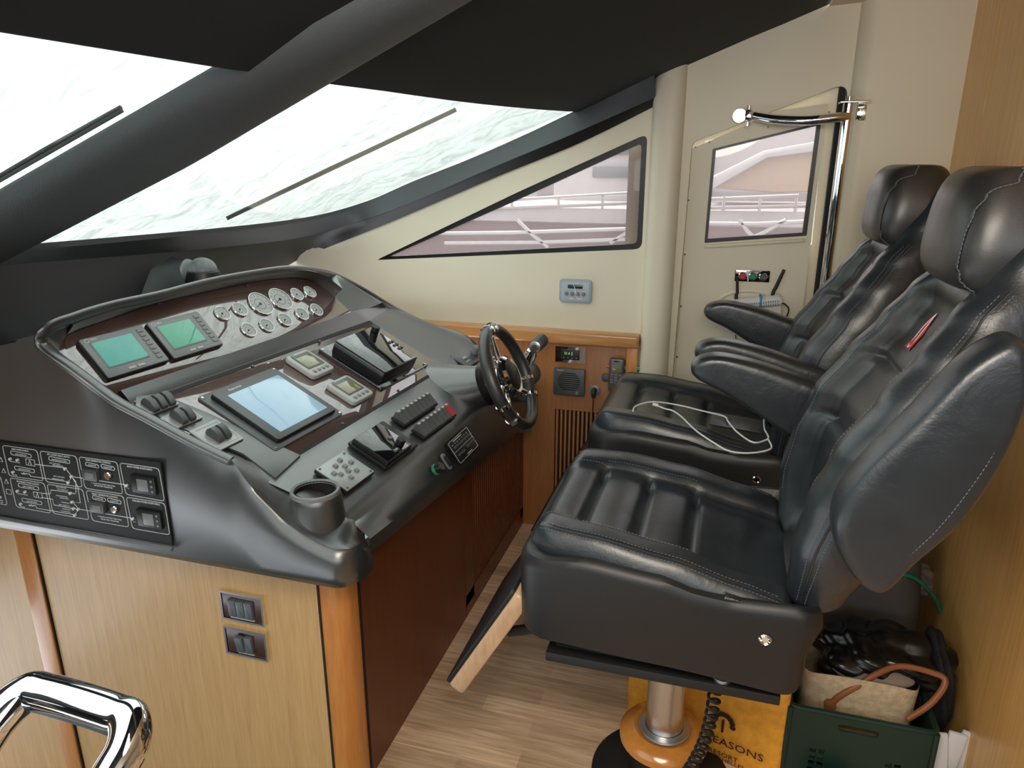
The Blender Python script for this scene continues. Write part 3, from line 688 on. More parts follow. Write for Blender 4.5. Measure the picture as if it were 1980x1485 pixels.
for nm_, PP_, qa_, qb_, w_ in (('panel_gap', P1, (300, 771), (717, 622), .006), ('panel_gap', P1, (566, 884), (856, 711), .005), ('panel_gap', P2, (226, 768), (684, 611), .004)):
    a_, c_ = on(qa_, PP_), on(qb_, PP_); o_ = PP_['up']*w_
    b = MB(); b.prism(poly2(PP_, [a_+o_, c_+o_, c_-o_, a_-o_]), -.004, .0015, 0, frame(PP_, PP_['p'])); b.build(nm_, 'groove', con, world=True)
# flat switch deck left of the lower panel
b = MB(); sd = [on(q, P1) for q in ((262, 768), (310, 764), (400, 800), (580, 882), (532, 927), (470, 880), (350, 830), (262, 785))]
b.prism(poly2(P1, sd), -.002, .004, .001, frame(P1, P1['p'])); b.build('switch_deck', 'console', con, world=True)
# ================================================================== INSTRUMENTS
def dev(name, label, cat, P_, qs, group=None, d=0.001):
    c, w, h = rect(P_, qs, d); t = thing(name, label, cat, frame(P_, c), group); return t, w, h
def face(t): return Matrix()
def green_display(qs, lab, scr, flip):
    t, w, h = dev('engine_display', lab, 'display', P2, qs, 'engine displays on the upper burl panel')
    b = MB(); b.rbox((0, 0, .006), (w, h, .012), .006, .002); b.build('housing', 'blk', t)
    b = MB(); b.rbox((0, 0, .0125), (w-.004, h-.004, .003), .005, .001); b.build('face_plate', 'mgrey', t)
    b = MB(); b.rbox((-.012, .004, 0.0140), (w*.66, h*.66, .002), .002, .0005); s = b.build('screen_bezel', 'grey', t)
    b = MB(); b.rbox((-.012, .004, 0.0152), (w*.62, h*.61, .001), .001, .0003); b.build('screen', scr, s)
    b = MB()
    for k in range(7): b.rbox((w*.39, h*.36-k*h*.115, 0.0147), (w*.085, h*.085, .002), .001, .0004)
    b.build('button', 'grey', t)
    b = MB(); b.rbox((-w*.10, -h*.41, 0.0147), (w*.11, h*.05, .002), .001, .0004); b.rbox((w*.05, -h*.41, 0.0147), (w*.11, h*.05, .002), .001, .0004); b.build('soft_key', 'lgrey', t)
    b = MB(); b.tube([(-w*.40+.005*math.cos(a), h*.42+.005*math.sin(a), 0.0142) for a in [2*PI*k/12 for k in range(12)]], .0006, 5, True); b.text('MTU', .007, T(-w*.30, h*.42, 0.0140)); b.build('marking', 'white', t, ang=30)
green_display(((144, 664), (270, 633), (323, 702), (206, 741)), 'grey framed engine display with a teal screen, nearer the left end', 'green', 0)
green_display(((277, 630), (377, 608), (429, 671), (332, 702)), 'grey framed engine display with a green screen, nearer the round gauges', 'green2', 1)
# round gauges
GA = [((429, 607), 14, 's'), ((463, 599), 14, 's'), ((503, 588), 24, 'b'), ((541, 579), 24, 'b'), ((573, 570), 13, 's'), ((598, 565), 13, 's'),
      ((480, 639), 14, 's'), ((515, 630), 14, 's'), ((550, 619), 14, 's'), ((583, 608), 13, 's'), ((611, 600), 13, 's')]
GL = ['first small round gauge from the left in the upper row of the burl panel', 'second small round gauge from the left in the upper row', 'left one of the two large round gauges', 'right one of the two large round gauges',
      'small round gauge just right of the large gauges in the upper row', 'small round gauge at the far right end of the upper row',
      'first small round gauge from the left in the lower row', 'second small round gauge from the left in the lower row', 'middle small round gauge of the lower row', 'fourth small round gauge from the left in the lower row', 'small round gauge at the far right end of the lower row']
def make_gauge(r, ang):
    t = thing('round_gauge', '', 'gauge', None)
    b = MB(); b.lathe([(r*.9, -.002), (r, -.001), (r+.0012, .003), (r+.0004, .0045), (r-.0006, .0045), (r-.0012, .003), (r-.0012, -.001)], 36); b.build('rim', 'chrome', t, False)
    b = MB(); b.lathe([(0, .0006), (r*.95, .0006)], 30); b.build('dial', 'gauge', t)
    b = MB()
    for k in range(11):
        a = math.radians(225-27*k); b.box((r*.74*math.cos(a), r*.74*math.sin(a), .0009), (r*.16, r*.04, .0003), rot=Matrix.Rotation(a, 4, 'Z'))
    for k in range(21):
        a = math.radians(225-13.5*k); b.box((r*.85*math.cos(a), r*.85*math.sin(a), .0009), (r*.08, r*.02, .0003), rot=Matrix.Rotation(a, 4, 'Z'))
    b.lathe([(r*.45, .0009), (r*.47, .0012), (r*.49, .0009)], 24); b.build('scale', 'dgrey', t)
    b = MB(); a = math.radians(ang); b.box((r*.28*math.cos(a), r*.28*math.sin(a), .0022), (r*.66, r*.05, .0006), rot=Matrix.Rotation(a, 4, 'Z')); b.cyl((0, 0, .002), r*.12, .002, 14); b.build('needle', 'blk', t)
    b = MB(); b.lathe([(0, .0042), (r*.6, .004), (r-.002, .0034)], 30); b.build('glass', 'ggl', t)
    return t
protos = {}
def copy_tree(o, parent=None, mtx=None):
    c = o.copy(); C.objects.link(c); c.parent = parent
    if mtx is not None: c.matrix_world = mtx; MW[c.name] = mtx.copy()
    for ch in list(o.children):
        if ch.name in MW: copy_tree(ch, c)
    return c
for i, (q, rp, k) in enumerate(GA):
    r = .0225 if k == 's' else .039
    m = frame(P2, on(q, P2, .0012))
    if k not in protos: g = make_gauge(r, 215 if k == 's' else 200); g.matrix_world = m; MW[g.name] = m.copy(); protos[k] = g
    else: g = copy_tree(protos[k], None, m)
    tag(g, GL[i], 'gauge', 'round gauges on the upper burl panel')
# big plotter
t, w, h = dev('chart_plotter', 'large flush chart plotter with a pale blue screen in the lower burl panel', 'plotter', P1, ((367, 774), (529, 714), (661, 800), (545, 872)))
b = MB(); b.rbox((0, 0, .002), (w, h, .006), .008, .0015); b.build('mounting_plate', 'dgrey', t)
b = MB(); b.rbox((.004, .0, .008), (w*.86, h*.88, .014), .010, .003); b.build('housing', 'blk', t)
b = MB(); b.rbox((.004, .0, .0155), (w*.85, h*.87, .002), .009, .001); b.build('face', 'dgrey', t)
b = MB(); b.rbox((.008, -.004, .0167), (w*.68, h*.69, .001), .002, .0003); b.build('screen', 'blue', t)
b = MB(); b.text('Raymarine', .010, T(-.045, h*.385, .0168)); b.text('E120', .006, T(w*.34, -h*.35, .0168)); b.build('marking', 'white', t, ang=30)
b = MB()
for x in (-1, 1):
    for y in (-1, 1): b.cyl((x*(w/2-.008), y*(h/2-.008), .0055), .003, .002, 10)
b.build('screw', 'chrome', t)
# two small instruments
def tridata(qs, lab, scr):
    t, w, h = dev('instrument_display', lab, 'display', P1, qs, 'small grey instruments between the plotters')
    b = MB(); b.rbox((0, 0, .008), (w, h, .016), .014, .005, 6); b.build('housing', 'lgrey', t)
    b = MB(); b.rbox((0, .010, .0165), (w*.74, h*.60, .002), .002, .0005); f = b.build('screen_bezel', 'dgrey', t)
    b = MB(); b.rbox((0, .006, .0178), (w*.66, h*.44, .001), .001, .0003); b.build('screen', scr, f)
    b = MB()
    for k in range(4): b.sph(((k-1.5)*w*.19, -h*.34, .0165), .0065, (1, 1, .45), u=14, v=8)
    b.build('button', 'grey', t)
    b = MB(); b.text('ST60', .006, T(-w*.28, h*.43, .0164)); b.build('marking', 'dgrey', t, ang=30)
tridata(((547, 700), (589, 682), (645, 718), (608, 738)), 'small grey instrument display, upper one of the pair, with light reflected in its screen', 'olive')
tridata(((626, 752), (667, 731), (721, 767), (685, 788)), 'small grey instrument display with an olive screen, lower one of the pair', 'olive')
# black multifunction display with knob
t, w, h = dev('multifunction_display', 'black glass multifunction display with a rotary knob at the right of the lower burl panel', 'display', P1, ((618, 679), (714, 636), (824, 708), (738, 758)))
b = MB(); b.rbox((0, 0, .003), (w, h, .006), .006, .001); b.build('mounting_plate', 'blkg', t)
b = MB(); b.rbox((-.010, .0, .020), (w*.70, h*.80, .034), .006, .003); b.build('housing', 'blk', t)
b = MB(); b.rbox((-.010, .0, .0385), (w*.69, h*.79, .003), .005, .001); b.build('face_glass', 'blkg', t)
b = MB(); b.box((-.012-w*.34, 0, .030), (.010, h*.78, .012), .002); b.build('side_grip', 'dgrey', t)
b = MB(); b.cyl((w*.27, h*.30, .048), .013, .018, 24, bev=.002); b.build('knob', 'blk', t)
b = MB()
for k in range(3):
    for j in range(2): b.rbox((w*.27+(j-.5)*.016, h*.02-k*.018, .0405), (.009, .009, .002), .002, .0004)
b.build('button', 'dgrey', t)
b = MB(); b.text('Raymarine', .008, T(-.03, h*.35, .0403)); b.text('a128', .005, T(.02, -h*.34, .0403)); b.build('marking', 'white', t, ang=30)
b = MB()
for x in (-1, 1):
    for y in (-1, 1): b.cyl((x*(w/2-.009), y*(h/2-.009), .0065), .003, .002, 10)
b.build('screw', 'chrome', t)
# small black display on the aft deck
t, w, h = dev('control_display', 'small glossy black display with a knob on the aft deck, left of the rocker switches', 'display', P1, ((671, 859), (738, 818), (808, 862), (745, 911)), d=.003)
b = MB(); b.rbox((0, 0, .004), (w, h, .008), .006, .002); b.build('mounting_plate', 'blk', t)
b = MB(); b.rbox((-.018, -.002, .014), (w*.72, h*.92, .014), .003, .002); b.build('housing', 'blk', t)
b = MB(); b.rbox((-.018, -.002, .0215), (w*.70, h*.88, .002), .003, .0006); b.build('face_glass', 'blkg', t)
b = MB(); b.cyl((.012, -h*.28, .031), .012, .018, 22, bev=.002); b.build('knob', 'blk', t)
b = MB(); b.rbox((.012, -.005, .0235), (.014, .010, .002), .001, .0004); b.rbox((-.018, -h*.35, .0235), (.022, .010, .002), .001, .0004); b.build('button', 'dgrey', t)
b = MB(); b.text('STBY', .005, T(-.018, -h*.35, .0249)); b.build('marking', 'white', t, ang=30)
# autopilot style keypad
t, w, h = dev('intercom_keypad', 'square grey keypad plate with small square keys beside the cup holder', 'keypad', P1, ((605, 915), (661, 877), (723, 917), (671, 956)), d=.003)
b = MB(); b.rbox((0, 0, .004), (w, h, .008), .003, .001); b.build('frame', 'blk', t)
b = MB(); b.rbox((0, 0, .009), (w*.97, h*.97, .003), .002, .0006); b.build('face_plate', 'plate', t)
for kx, ky in ((.15, .32), (-.08, .25), (.30, .10), (.08, .10), (.02, -.06), (-.20, -.02), (-.30, .10), (.18, -.18), (-.10, -.25)):
    b = MB(); b.rbox((kx*w, ky*h, .0125), (.011, .011, .004), .001, .0008); b.build('key', 'grey', t)
b = MB()
for x in (-1, 1):
    for y in (-1, 1): b.cyl((x*w*.42, y*h*.42, .011), .003, .002, 10)
b.build('screw', 'dgrey', t)
# rocker switch banks
def bank(qs, lab, redlast, nr=8):
    t, w, h = dev('rocker_switch_bank', lab, 'switch', P1, qs, 'rocker switch banks on the aft deck', d=.003)
    b = MB(); b.rbox((0, 0, .004), (w, h, .008), .004, .002); b.build('frame', 'blk', t)
    for k in range(nr):
        x = (k-(nr-1)/2)*w*.95/nr; ww = w*.92/nr
        pr = [(-h*.44, .006), (-h*.43, .012), (-h*.1, .017), (h*.30, .026), (h*.42, .024), (h*.44, .006)]
        b = MB(); b.mesh([(x+s*ww/2, y, z) for s in (-1, 1) for y, z in pr], [tuple(range(5, -1, -1)), tuple(range(6, 12))]+[(i, (i+1) % 6, 6+(i+1) % 6, 6+i) for i in range(6)])
        bmesh.ops.bevel(b.bm, geom=b.bm.edges[:], offset=.0008, segments=2, affect='EDGES')
        rk = b.build('rocker', 'red' if redlast and k == nr-1 else 'rock', t, label='red rocker' if redlast and k == nr-1 else None)
        b = MB(); b.box((x, h*.33, .0262), (ww*.5, .007, .0006), rot=R(12, 'X') if 0 else None); b.build('legend', 'lgrey', rk)
bank(((753, 809), (826, 767), (842, 786), (782, 829)), 'row of eight grey rocker switches, all grey, nearer the instrument panel', False)
bank(((791, 832), (864, 788), (877, 808), (821, 853)), 'row of eight rocker switches ending in a red rocker', True)
# throttle trim lever switch groups at the left
def lever_bank(qs, lab, nl, up_):
    t, w, h = dev('lever_switch_panel', lab, 'switch', P1, qs, 'lever switch panels at the left of the console', d=.005)
    b = MB(); b.rbox((0, 0, .002), (w, h, .004), .003, .001); b.build('face_plate', 'plate', t)
    for k in range(nl):
        x = (k-(nl-1)/2)*w*.27
        b = MB(); yy = -h*.06; pr = [(yy-.020, .005), (yy-.019, .014), (yy+.0, .024), (yy+.014, .024), (yy+.021, .016), (yy+.022, .005)]; ww = .017
        b.mesh([(x+s*ww/2, y, z) for s in (-1, 1) for y, z in pr], [tuple(range(5, -1, -1)), tuple(range(6, 12))]+[(i, (i+1) % 6, 6+(i+1) % 6, 6+i) for i in range(6)])
        bmesh.ops.bevel(b.bm, geom=b.bm.edges[:], offset=.001, segments=2, affect='EDGES')
        b.build('lever', 'dgrey', t)
    b = MB(); b.tube(fillet3(w*.44, h*.40, .006, .0045), .0006, 4, True)
    b.build('marking', 'white', t)
def fillet3(a, c, r, z): return [(x, y, z) for x, y in fillet([(a, c), (-a, c), (-a, -c), (a, -c)], r, 3)]
lever_bank(((262, 786), (318, 762), (345, 782), (290, 806)), 'top one of the three lever switch panels, three levers', 3, 1)
lever_bank(((308, 812), (362, 788), (392, 808), (340, 833)), 'middle one of the three lever switch panels, with two levers', 2, 1)
lever_bank(((358, 838), (412, 815), (478, 848), (424, 872)), 'lowest of the three lever switch panels, nearest the notch in the rim', 2, 0)
# small breaker panel, key switch and oval switch on the sloping aft lip
pL = [l9(1.5), l10(1.5)]; dn_ = (pL[1]-pL[0]); e_ = (l9(2.2)-l9(1.5)).normalized(); n_ = e_.cross(-dn_).normalized(); n_ = n_ if n_.x > 0 else -n_
PL = dict(p=l9(1.7), n=n_, e=e_, up=n_.cross(e_)); PL['up'] = PL['up'] if PL['up'].z > 0 else -PL['up']
t, w, h = dev('breaker_panel', 'small black panel with two rows of round breaker buttons below the rocker switches', 'panel', PL, ((859, 859), (898, 829), (930, 862), (889, 895)), d=.001)
b = MB(); b.rbox((0, 0, .0015), (w, h, .003), .004, .0006); b.build('face_plate', 'blk', t)
b = MB()
for r_, (n_k, x0) in enumerate(((7, -.36), (3, -.36))):
    for k in range(n_k): b.cyl((w*(x0+k*.115), h*(.16-r_*.34), .006), .0035, .008, 10, bev=.0008)
for k in range(4): b.cyl((w*(.08+k*.10), -h*.14, .006), .0035, .008, 10, bev=.0008)
b.build('breaker_button', 'dgrey', t)
b = MB(); b.tube(fillet3(w*.47, h*.46, .004, .0032), .0005, 4, True); b.box((0, 0, .0032), (w*.9, .0008, .0004))
for k in range(7): b.box((w*(-.36+k*.115), h*.29, .0032), (.006, .0015, .0004))
b.box((-.01, h*.39, .0032), (w*.4, .002, .0004)); b.box((.01, -h*.39, .0032), (w*.25, .002, .0004)); b.build('marking', 'white', t)
m = frame(PL, on((862, 893), PL, .001)); t = thing('rocker_switch', 'small oval framed rocker switch beside the green ringed ignition key', 'switch', m)
b = MB(); b.rbox((0, 0, .002), (.022, .050, .005), .0105, .0015); b.build('bezel', 'mgrey', t); b = MB(); b.rbox((0, 0, .006), (.011, .032, .008), .003, .002); b.build('rocker', 'blk', t)
m = frame(PL, on((841, 909), PL, .001)); t = thing('ignition_switch', 'round black ignition switch with a green ring on the aft lip of the console', 'switch', m)
b = MB(); b.cyl((0, 0, .004), .0155, .010, 26, bev=.002); b.build('ring', 'grn', t, label='green ring'); b = MB(); b.cyl((0, 0, .015), .014, .020, 26, bev=.002); b.build('cap', 'blk', t); b = MB(); b.cyl((0, 0, .0255), .010, .001, 20); b.build('face', 'dgrey', t)
# cup holder on the near aft corner
cpt = on((607, 946), P1, .026); r = .043
t = thing('cup_holder', 'round black cup holder standing on the near aft corner of the console', 'cup holder', T(cpt.x+.006, cpt.y-.005, cpt.z))
b = MB(); b.lathe([(.070, -.135), (.067, -.11), (.062, -.07), (.056, -.016), (.053, -.005), (.050, -.001)], 40); b.build('outer_wall', 'console', t)
b = MB(); b.lathe([(.053, -.005), (.0535, .0), (.052, .004), (.048, .005), (.045, .003), (.044, -.002)], 40); b.build('rim', 'mgrey', t)
b = MB(); b.lathe([(.0445, .002), (.043, -.03), (.042, -.075), (.038, -.08), (0, -.08)], 36); b.build('well', 'blk', t)
# power panel on the near side of the console
YS_ = 1.1475
SF = WF(YS_)
def sq(q): return wq(q, YS_)
t = thing('circuit_board_display', 'long black panel with white circuit diagrams on the near side of the console', 'panel', T(*ony((150, 950), YS_)))
tl, tr, br, bl = sq((-230, 822)), sq((312, 893)), sq((336, 1054)), sq((-200, 962))
b = MB(); b.prism([bl, br, tr, tl], .0, .004, .001, SF); b.build('face_plate', 'matblk', t, world=True)
b = MB()
p0, p1 = sq((-120, 975)), sq((337, 1056)); pa = math.atan2(p1[1]-p0[1], p1[0]-p0[0]); b.tube([(p0[0], p0[1]-.004, .006), (p1[0], p1[1]-.004, .006)], .0055, 10, m=SF); b.build('lower_lip', 'mgrey', t, world=True)
lines = MB(); txt = MB()
def pl_(qs, closed=False, w=.0009):
    pts = [(*sq(q), .0045) for q in qs]; lines.tube(pts, w, 4, closed, m=SF)
def rq(qs, r=5):
    p = [sq(q) for q in qs]; lines.tube([(x, z, .0045) for x, z in fillet(p, .008, 3)], .0008, 4, True, m=SF)
# panel pixel helper: crop coordinates of the 4.95x zoom
def z4(x, y): return (x/4.95, 820+y/4.95)
for q in (((38, 196), (370, 243), (432, 537), (105, 488)), ((397, 250), (745, 300), (805, 597), (458, 545)), ((770, 306), (1135, 357), (1192, 662), (830, 606)), ((1160, 364), (1535, 418), (1590, 730), (1220, 664)),
          ((110, 507), (440, 558), (503, 845), (175, 785)), ((465, 566), (808, 618), (868, 908), (525, 845)), ((838, 626), (1195, 682), (1250, 978), (900, 915)), ((1222, 690), (1590, 750), (1640, 1052), (1283, 990)), ((-250, 160), (0, 190), (15, 470), (-200, 430)), ((-200, 470), (20, 490), (88, 770), (-150, 720))):
    rq([z4(*p) for p in q])
TX = [('MAIN POWER SOURCES', 207, 243, 24), ('AFT COCKPIT SELECT SWITCH', 574, 297, 24), ('MAIN GENERATOR CONTROL', 953, 352, 26), ('BOAT POWER MONITORING', 1350, 414, 26), ('SECONDARY POWER SOURCES', 280, 556, 24),
      ('NIGHT GENERATOR CONTROL', 1018, 678, 26), ('CHILLERS POWER MONITORING', 1410, 743, 26), ('MAIN GENERATOR', 216, 287, 17), ('POSITION MONITORING', 582, 341, 17), ('HOURS RUN', 896, 389, 18), ('START/STOP', 1046, 410, 18),
      ('BOAT LOAD FROM', 540, 372, 16), ('MAIN GENERATOR', 568, 392, 16), ('MAIN SHORE SUPPLY', 250, 430, 17), ('BOAT LOAD FROM', 580, 498, 16), ('MAIN SHORE SUPPLY', 572, 522, 16), ('AVAILABLE', 155, 480, 15), ('RUNNING STOPPED', 160, 358, 15),
      ('NIGHT GENERATOR', 288, 596, 17), ('RUNNING STOPPED', 232, 666, 15), ('2nd SHORE SUPPLY', 320, 737, 17), ('AVAILABLE', 228, 784, 15), ('BOAT LOAD FROM', 600, 600, 15), ('NIGHT GENERATOR', 612, 622, 15), ('CHILLERS FROM MAIN', 605, 684, 15), ('POWER SOURCE', 630, 704, 15),
      ('CHILLERS FROM', 640, 745, 15), ('NIGHT GENERATOR', 630, 770, 15), ('CHILLERS FROM', 650, 808, 15), ('2nd SHORE SUPPLY', 645, 830, 15), ('IF GENERATOR START FAILS THEN', 1000, 572, 19), ('USE BATTERY CROSSOVER', 1002, 592, 19), ('HOURS RUN', 962, 708, 18), ('START/STOP', 1107, 732, 18),
      ('IF GENERATOR START FAILS THEN', 1063, 892, 19), ('USE BATTERY CROSSOVER', 1065, 914, 19), ('ON', 1240, 607, 15), ('ON', 1298, 928, 15), ('AC SENSOR', 1390, 507, 15), ('AC SENSOR', 1448, 832, 15), ('BREAKER', 25, 725, 14), ('OPEN', 33, 745, 14)]
def tm(x, y):
    c = sq(z4(x, y)); return SF @ T(c[0], c[1], .0042)
for s, x, y, sz in TX:
    txt.text(s, sz/4.95*1.17/1100.0*1.10, tm(x, y), sx=.82 if sz > 20 else .95)
txt.build('lettering', 'white', t, world=True, noclean=True)
for q in (((355, 378), (640, 412), (705, 495), (1228, 575)), ((230, 470), (300, 470), (310, 492), (672, 545), (705, 495)), ((415, 655), (500, 660), (505, 622), (690, 648), (740, 660)), ((705, 495), (742, 545), (742, 650)), ((705, 495), (760, 590), (785, 745), (712, 738), (770, 805)), ((415, 695), (520, 712), (532, 765), (720, 800), (770, 805)),
          ((300, 768), (360, 775), (370, 797), (735, 860), (770, 805)), ((770, 805), (1290, 895))): pl_([z4(*p) for p in q])
for q in (((220, 460), (235, 472), (245, 455), (258, 475), (270, 462)), ((290, 765), (305, 778), (315, 762), (328, 780), (340, 768)), ((262, 325), (345, 338), (352, 395), (270, 382), (262, 325)), ((335, 640), (415, 652), (425, 702), (345, 690), (335, 640)), ((290, 380), (300, 335), (318, 385)), ((362, 690), (372, 648), (388, 695)),
          ((25, 312), (45, 355), (8, 350), (25, 312)), ((50, 418), (72, 460), (35, 455), (50, 418)), ((75, 520), (98, 562), (60, 558), (75, 520)), ((75, 615), (122, 622), (130, 665), (82, 660), (75, 615))): pl_([z4(*p) for p in q], w=.0008)
for x, y, a in ((216, 287, 98), (582, 341, 100), (896, 389, 62), (1046, 410, 64), (250, 430, 95), (288, 596, 97), (320, 737, 95), (962, 708, 62), (1107, 732, 64)):
    rq([z4(x-a, y-27-a*.13), z4(x+a, y-10+a*.08), z4(x+a+4, y+22+a*.08), z4(x-a+4, y+10-a*.13)])
lines.build('diagram_lines', 'white', t, world=True)
b = MB()
for x, y in ((120, 325), (190, 335), (148, 450), (645, 418), (705, 492), (675, 550), (190, 632), (262, 640), (695, 652), (712, 735), (725, 798), (770, 805), (738, 860), (220, 755), (1232, 578), (1290, 895), (22, 692)):
    c = sq(z4(x, y)); b.cyl((c[0], c[1], .006), .0032, .005, 10, m=SF)
b.build('indicator_lamp', 'white', t, world=True)
for x, y in ((900, 470), (965, 778)):
    c = sq(z4(x, y)); b = MB(); b.rbox((c[0], c[1], .008), (.040, .026, .012), .003, .002, m=SF); hm = b.build('hour_meter', 'dgrey', t, world=True)
    b = MB(); b.rbox((c[0]+.002, c[1], .0145), (.024, .013, .002), .001, .0003, m=SF); b.build('display', 'grey', hm, world=True)
for x, y in ((1058, 482), (1118, 802)):
    c = sq(z4(x, y)); b = MB(); b.cyl((c[0], c[1], .007), .0095, .008, 24, bev=.002, m=SF); b.build('push_button', 'chrome', t, world=True)
for x, y in ((1405, 565), (1460, 890)):
    c = sq(z4(x, y)); b = MB(); b.rbox((c[0], c[1], .007), (.064, .042, .010), .003, .002, m=SF); hm = b.build('sensor_display', 'blk', t, world=True)
    b = MB(); b.rbox((c[0], c[1], .0125), (.028, .028, .001), .001, .0002, m=SF); b.build('display', 'mgrey', hm, world=True)
    b = MB()
    for k in (-1, 0, 1): b.cyl((c[0]+.024, c[1]+k*.012, .0125), .0028, .002, 10, m=SF)
    b.build('key', 'grey', hm, world=True)
# compass on the hood
cc = on((393, 532), dict(p=on((400, 566), P2)+Vector((-.12, 0, 0)), n=P2['n']))
cc = onx((393, 530), -1.485)
t = thing('compass', 'clear dome compass standing on top of the console hood', 'compass', T(*cc))
b = MB(); b.lathe([(0, -.05), (.052, -.05), (.052, -.01), (.047, .008), (.040, .012), (0, .012)], 30); b.build('base', 'blk', t)
b = MB(); b.sph((0, 0, .010), .041, (1, 1, .95), u=28, v=16); b.build('dome', glassmat('dome_glass', (.95, .97, .97), .45, (.9, .93, .95)), t)
b = MB(); b.lathe([(0, .014), (.030, .014), (.033, .006), (.033, -.004), (0, -.004)], 28); b.build('card', 'dgrey', t)
b = MB()
for k, s in enumerate(('240', '210', '180', '150', '120', '270', '90')):
    a = -PI/2+(.0 if 0 else 0)+((k-2)*.62 if k < 5 else (-1.9 if k == 5 else 2.4)); b.text(s, .011, T(.0345*math.cos(a), .0345*math.sin(a), .001) @ Matrix.Rotation(a+PI/2, 4, 'Z') @ R(90, 'X'))
b.build('numerals', 'white', t, ang=30)
b = MB(); b.sph((-.035, -.02, .012), .034, (.35, 1, 1), u=18, v=12); b.build('hood', 'mgrey', t)
# ================================================================== STEERING WHEEL, THROTTLE, WALL DEVICES
hub = ony((985, 728), 2.08)
# wheel plane: solve the normal by eye of the ellipse, rim 0.38 m across, tilted back
wn_ = Vector((math.cos(math.radians(24))*math.cos(math.radians(2)), math.cos(math.radians(24))*math.sin(math.radians(2)), math.sin(math.radians(24))))
wy = (Vector((0, 0, 1))-wn_*wn_.z).normalized(); wx = wy.cross(wn_)
WM = Matrix((wx, wy, wn_)).transposed().to_4x4(); WM.translation = hub
# pod moulded on the console
pc = hub-wn_*.075
podm = WM.copy(); podm.translation = pc
pod = MB()
b0 = on((868, 752), P1, -.03)
P = []
for i in range(15):
    t_ = i/14; c = (hub-wn_*.085).lerp(b0+Vector((-.07, .02, -.02)), t_); ra = .066+.055*t_**1.3
    ax1 = wx; ax2 = wy
    P.append([c+ax1*ra*1.02*math.cos(2*PI*k/40)+ax2*ra*(1-.15*t_)*math.sin(2*PI*k/40) for k in range(40)])
pod.grid(P, closed_v=True); pod.build('steering_pod', 'console', con, world=True)
t = thing('steering_wheel', 'black leather steering wheel with chrome spokes at the right end of the console', 'steering wheel', WM)
b = MB(); b.lathe([(.048, -.098), (.064, -.094), (.067, -.086), (.060, -.080), (.062, -.074), (.056, -.068), (.046, -.066), (.044, -.03), (.038, -.022), (.03, -.02)], 40); b.build('column_boot', 'blk', t)
b = MB(); b.lathe([(.047, -.066), (.0485, -.062), (.047, -.056)], 40); b.lathe([(.040, -.036), (.045, -.032), (.040, -.024)], 36); b.build('column_ring', 'chrome', t)
Rr = .158; rr = .0185
b = MB(); N = 72; P = []
for i in range(N):
    a = 2*PI*i/N; row = []
    for k in range(14):
        q = 2*PI*k/14; bump = 1.0+.05*math.sin(a*3)**8
        row.append(((Rr+rr*.92*math.cos(q)*bump)*math.cos(a), (Rr+rr*.92*math.cos(q)*bump)*math.sin(a), rr*1.1*math.sin(q)))
    P.append(row)
b.grid(P, True, True); b.build('rim', 'leather2', t)
b = MB()
for a0 in (97, 83, 199, 221, 319, 341):
    b = MB(); a = math.radians(a0); P = [((Rr)*math.cos(a+d), Rr*math.sin(a+d), 0) for d in (-.035, 0, .035)]
    b.tube(P, .0215, 18, sc=(1.08, 1)); b.build('rim_band', 'chrome', t)
def spoke(a0, split):
    b = MB(); a = math.radians(a0); d = Vector((math.cos(a), math.sin(a), 0)); s_ = Vector((-d.y, d.x, 0))
    for sg in (-1, 1):
        P = [d*.045+s_*sg*.012+Vector((0, 0, -.012)), d*.075+s_*sg*.017+Vector((0, 0, -.012)), d*.12+s_*sg*split*.8+Vector((0, 0, -.006)), d*.158+s_*sg*split]
        b.tube(smoothpath(P, 6), [.0095-.002*k/18 for k in range(19)], 10, sc=(.8, 1.2))
    b.box(d*.056+Vector((0, 0, -.012)), (.02, .026, .010), .003, rot=Matrix.Rotation(a, 4, 'Z'))
    b.build('spoke', 'chrome', t)
spoke(90, .013); spoke(210, .026); spoke(330, .026)
b = MB(); b.lathe([(0, -.018), (.056, -.016), (.068, -.004), (.066, .008), (.057, .017), (.048, .015), (.046, .012)], 44); b.build('hub_ring', 'chrome', t)
b = MB(); b.lathe([(.047, .010), (.046, .016), (.038, .021), (0, .023)], 40); hb = b.build('hub_cap', 'blk', t)
b = MB(); b.tube([(.012*math.cos(x), .012*math.sin(x), .0235) for x in [2*PI*k/20 for k in range(20)]], .0012, 6, True); b.tube([(-.012, .0, .0238), (0, .006, .0238), (.012, 0, .0238)], .001, 6); b.tube([(0, .012, .0238), (0, -.012, .0238)], .001, 6); b.build('emblem', 'dgrey', hb)
# throttle
tp = ony((1018, 720), 2.42)
t = thing('throttle_control', 'twin lever throttle with a ribbed cylindrical grip behind the steering wheel', 'throttle', T(tp.x-.006, tp.y, tp.z-.018) @ Matrix.Scale(1.15, 4))
MX = R(90, 'X')
b = MB(); b.lathe([(0, -.055), (.034, -.055), (.040, -.045), (.040, .045), (.034, .055), (0, .055)], 32, m=MX); b.box((-.02, 0, -.04), (.085, .10, .06), .012, 3); b.build('housing', 'dgrey', t)
b = MB(); b.lathe([(.036, .0), (.042, .004), (.044, .012), (.038, .016)], 32, m=T(0, -.046, 0) @ MX); b.build('housing_ring', 'chrome', t)
for y in (-.036, .036):
    b = MB(); P = smoothpath([(0, y, .02), (.012, y, .05), (.022, y*.9, .085), (.042, y*.75, .108)], 5); b.tube(P, .009, 12, sc=(1.5, .8)); b.build('lever', 'chrome', t)
b = MB(); prof = [(0, -.048), (.018, -.048), (.020, -.044)]
for k in range(9): prof += [(.0205, -.036+k*.008), (.0188, -.033+k*.008)]
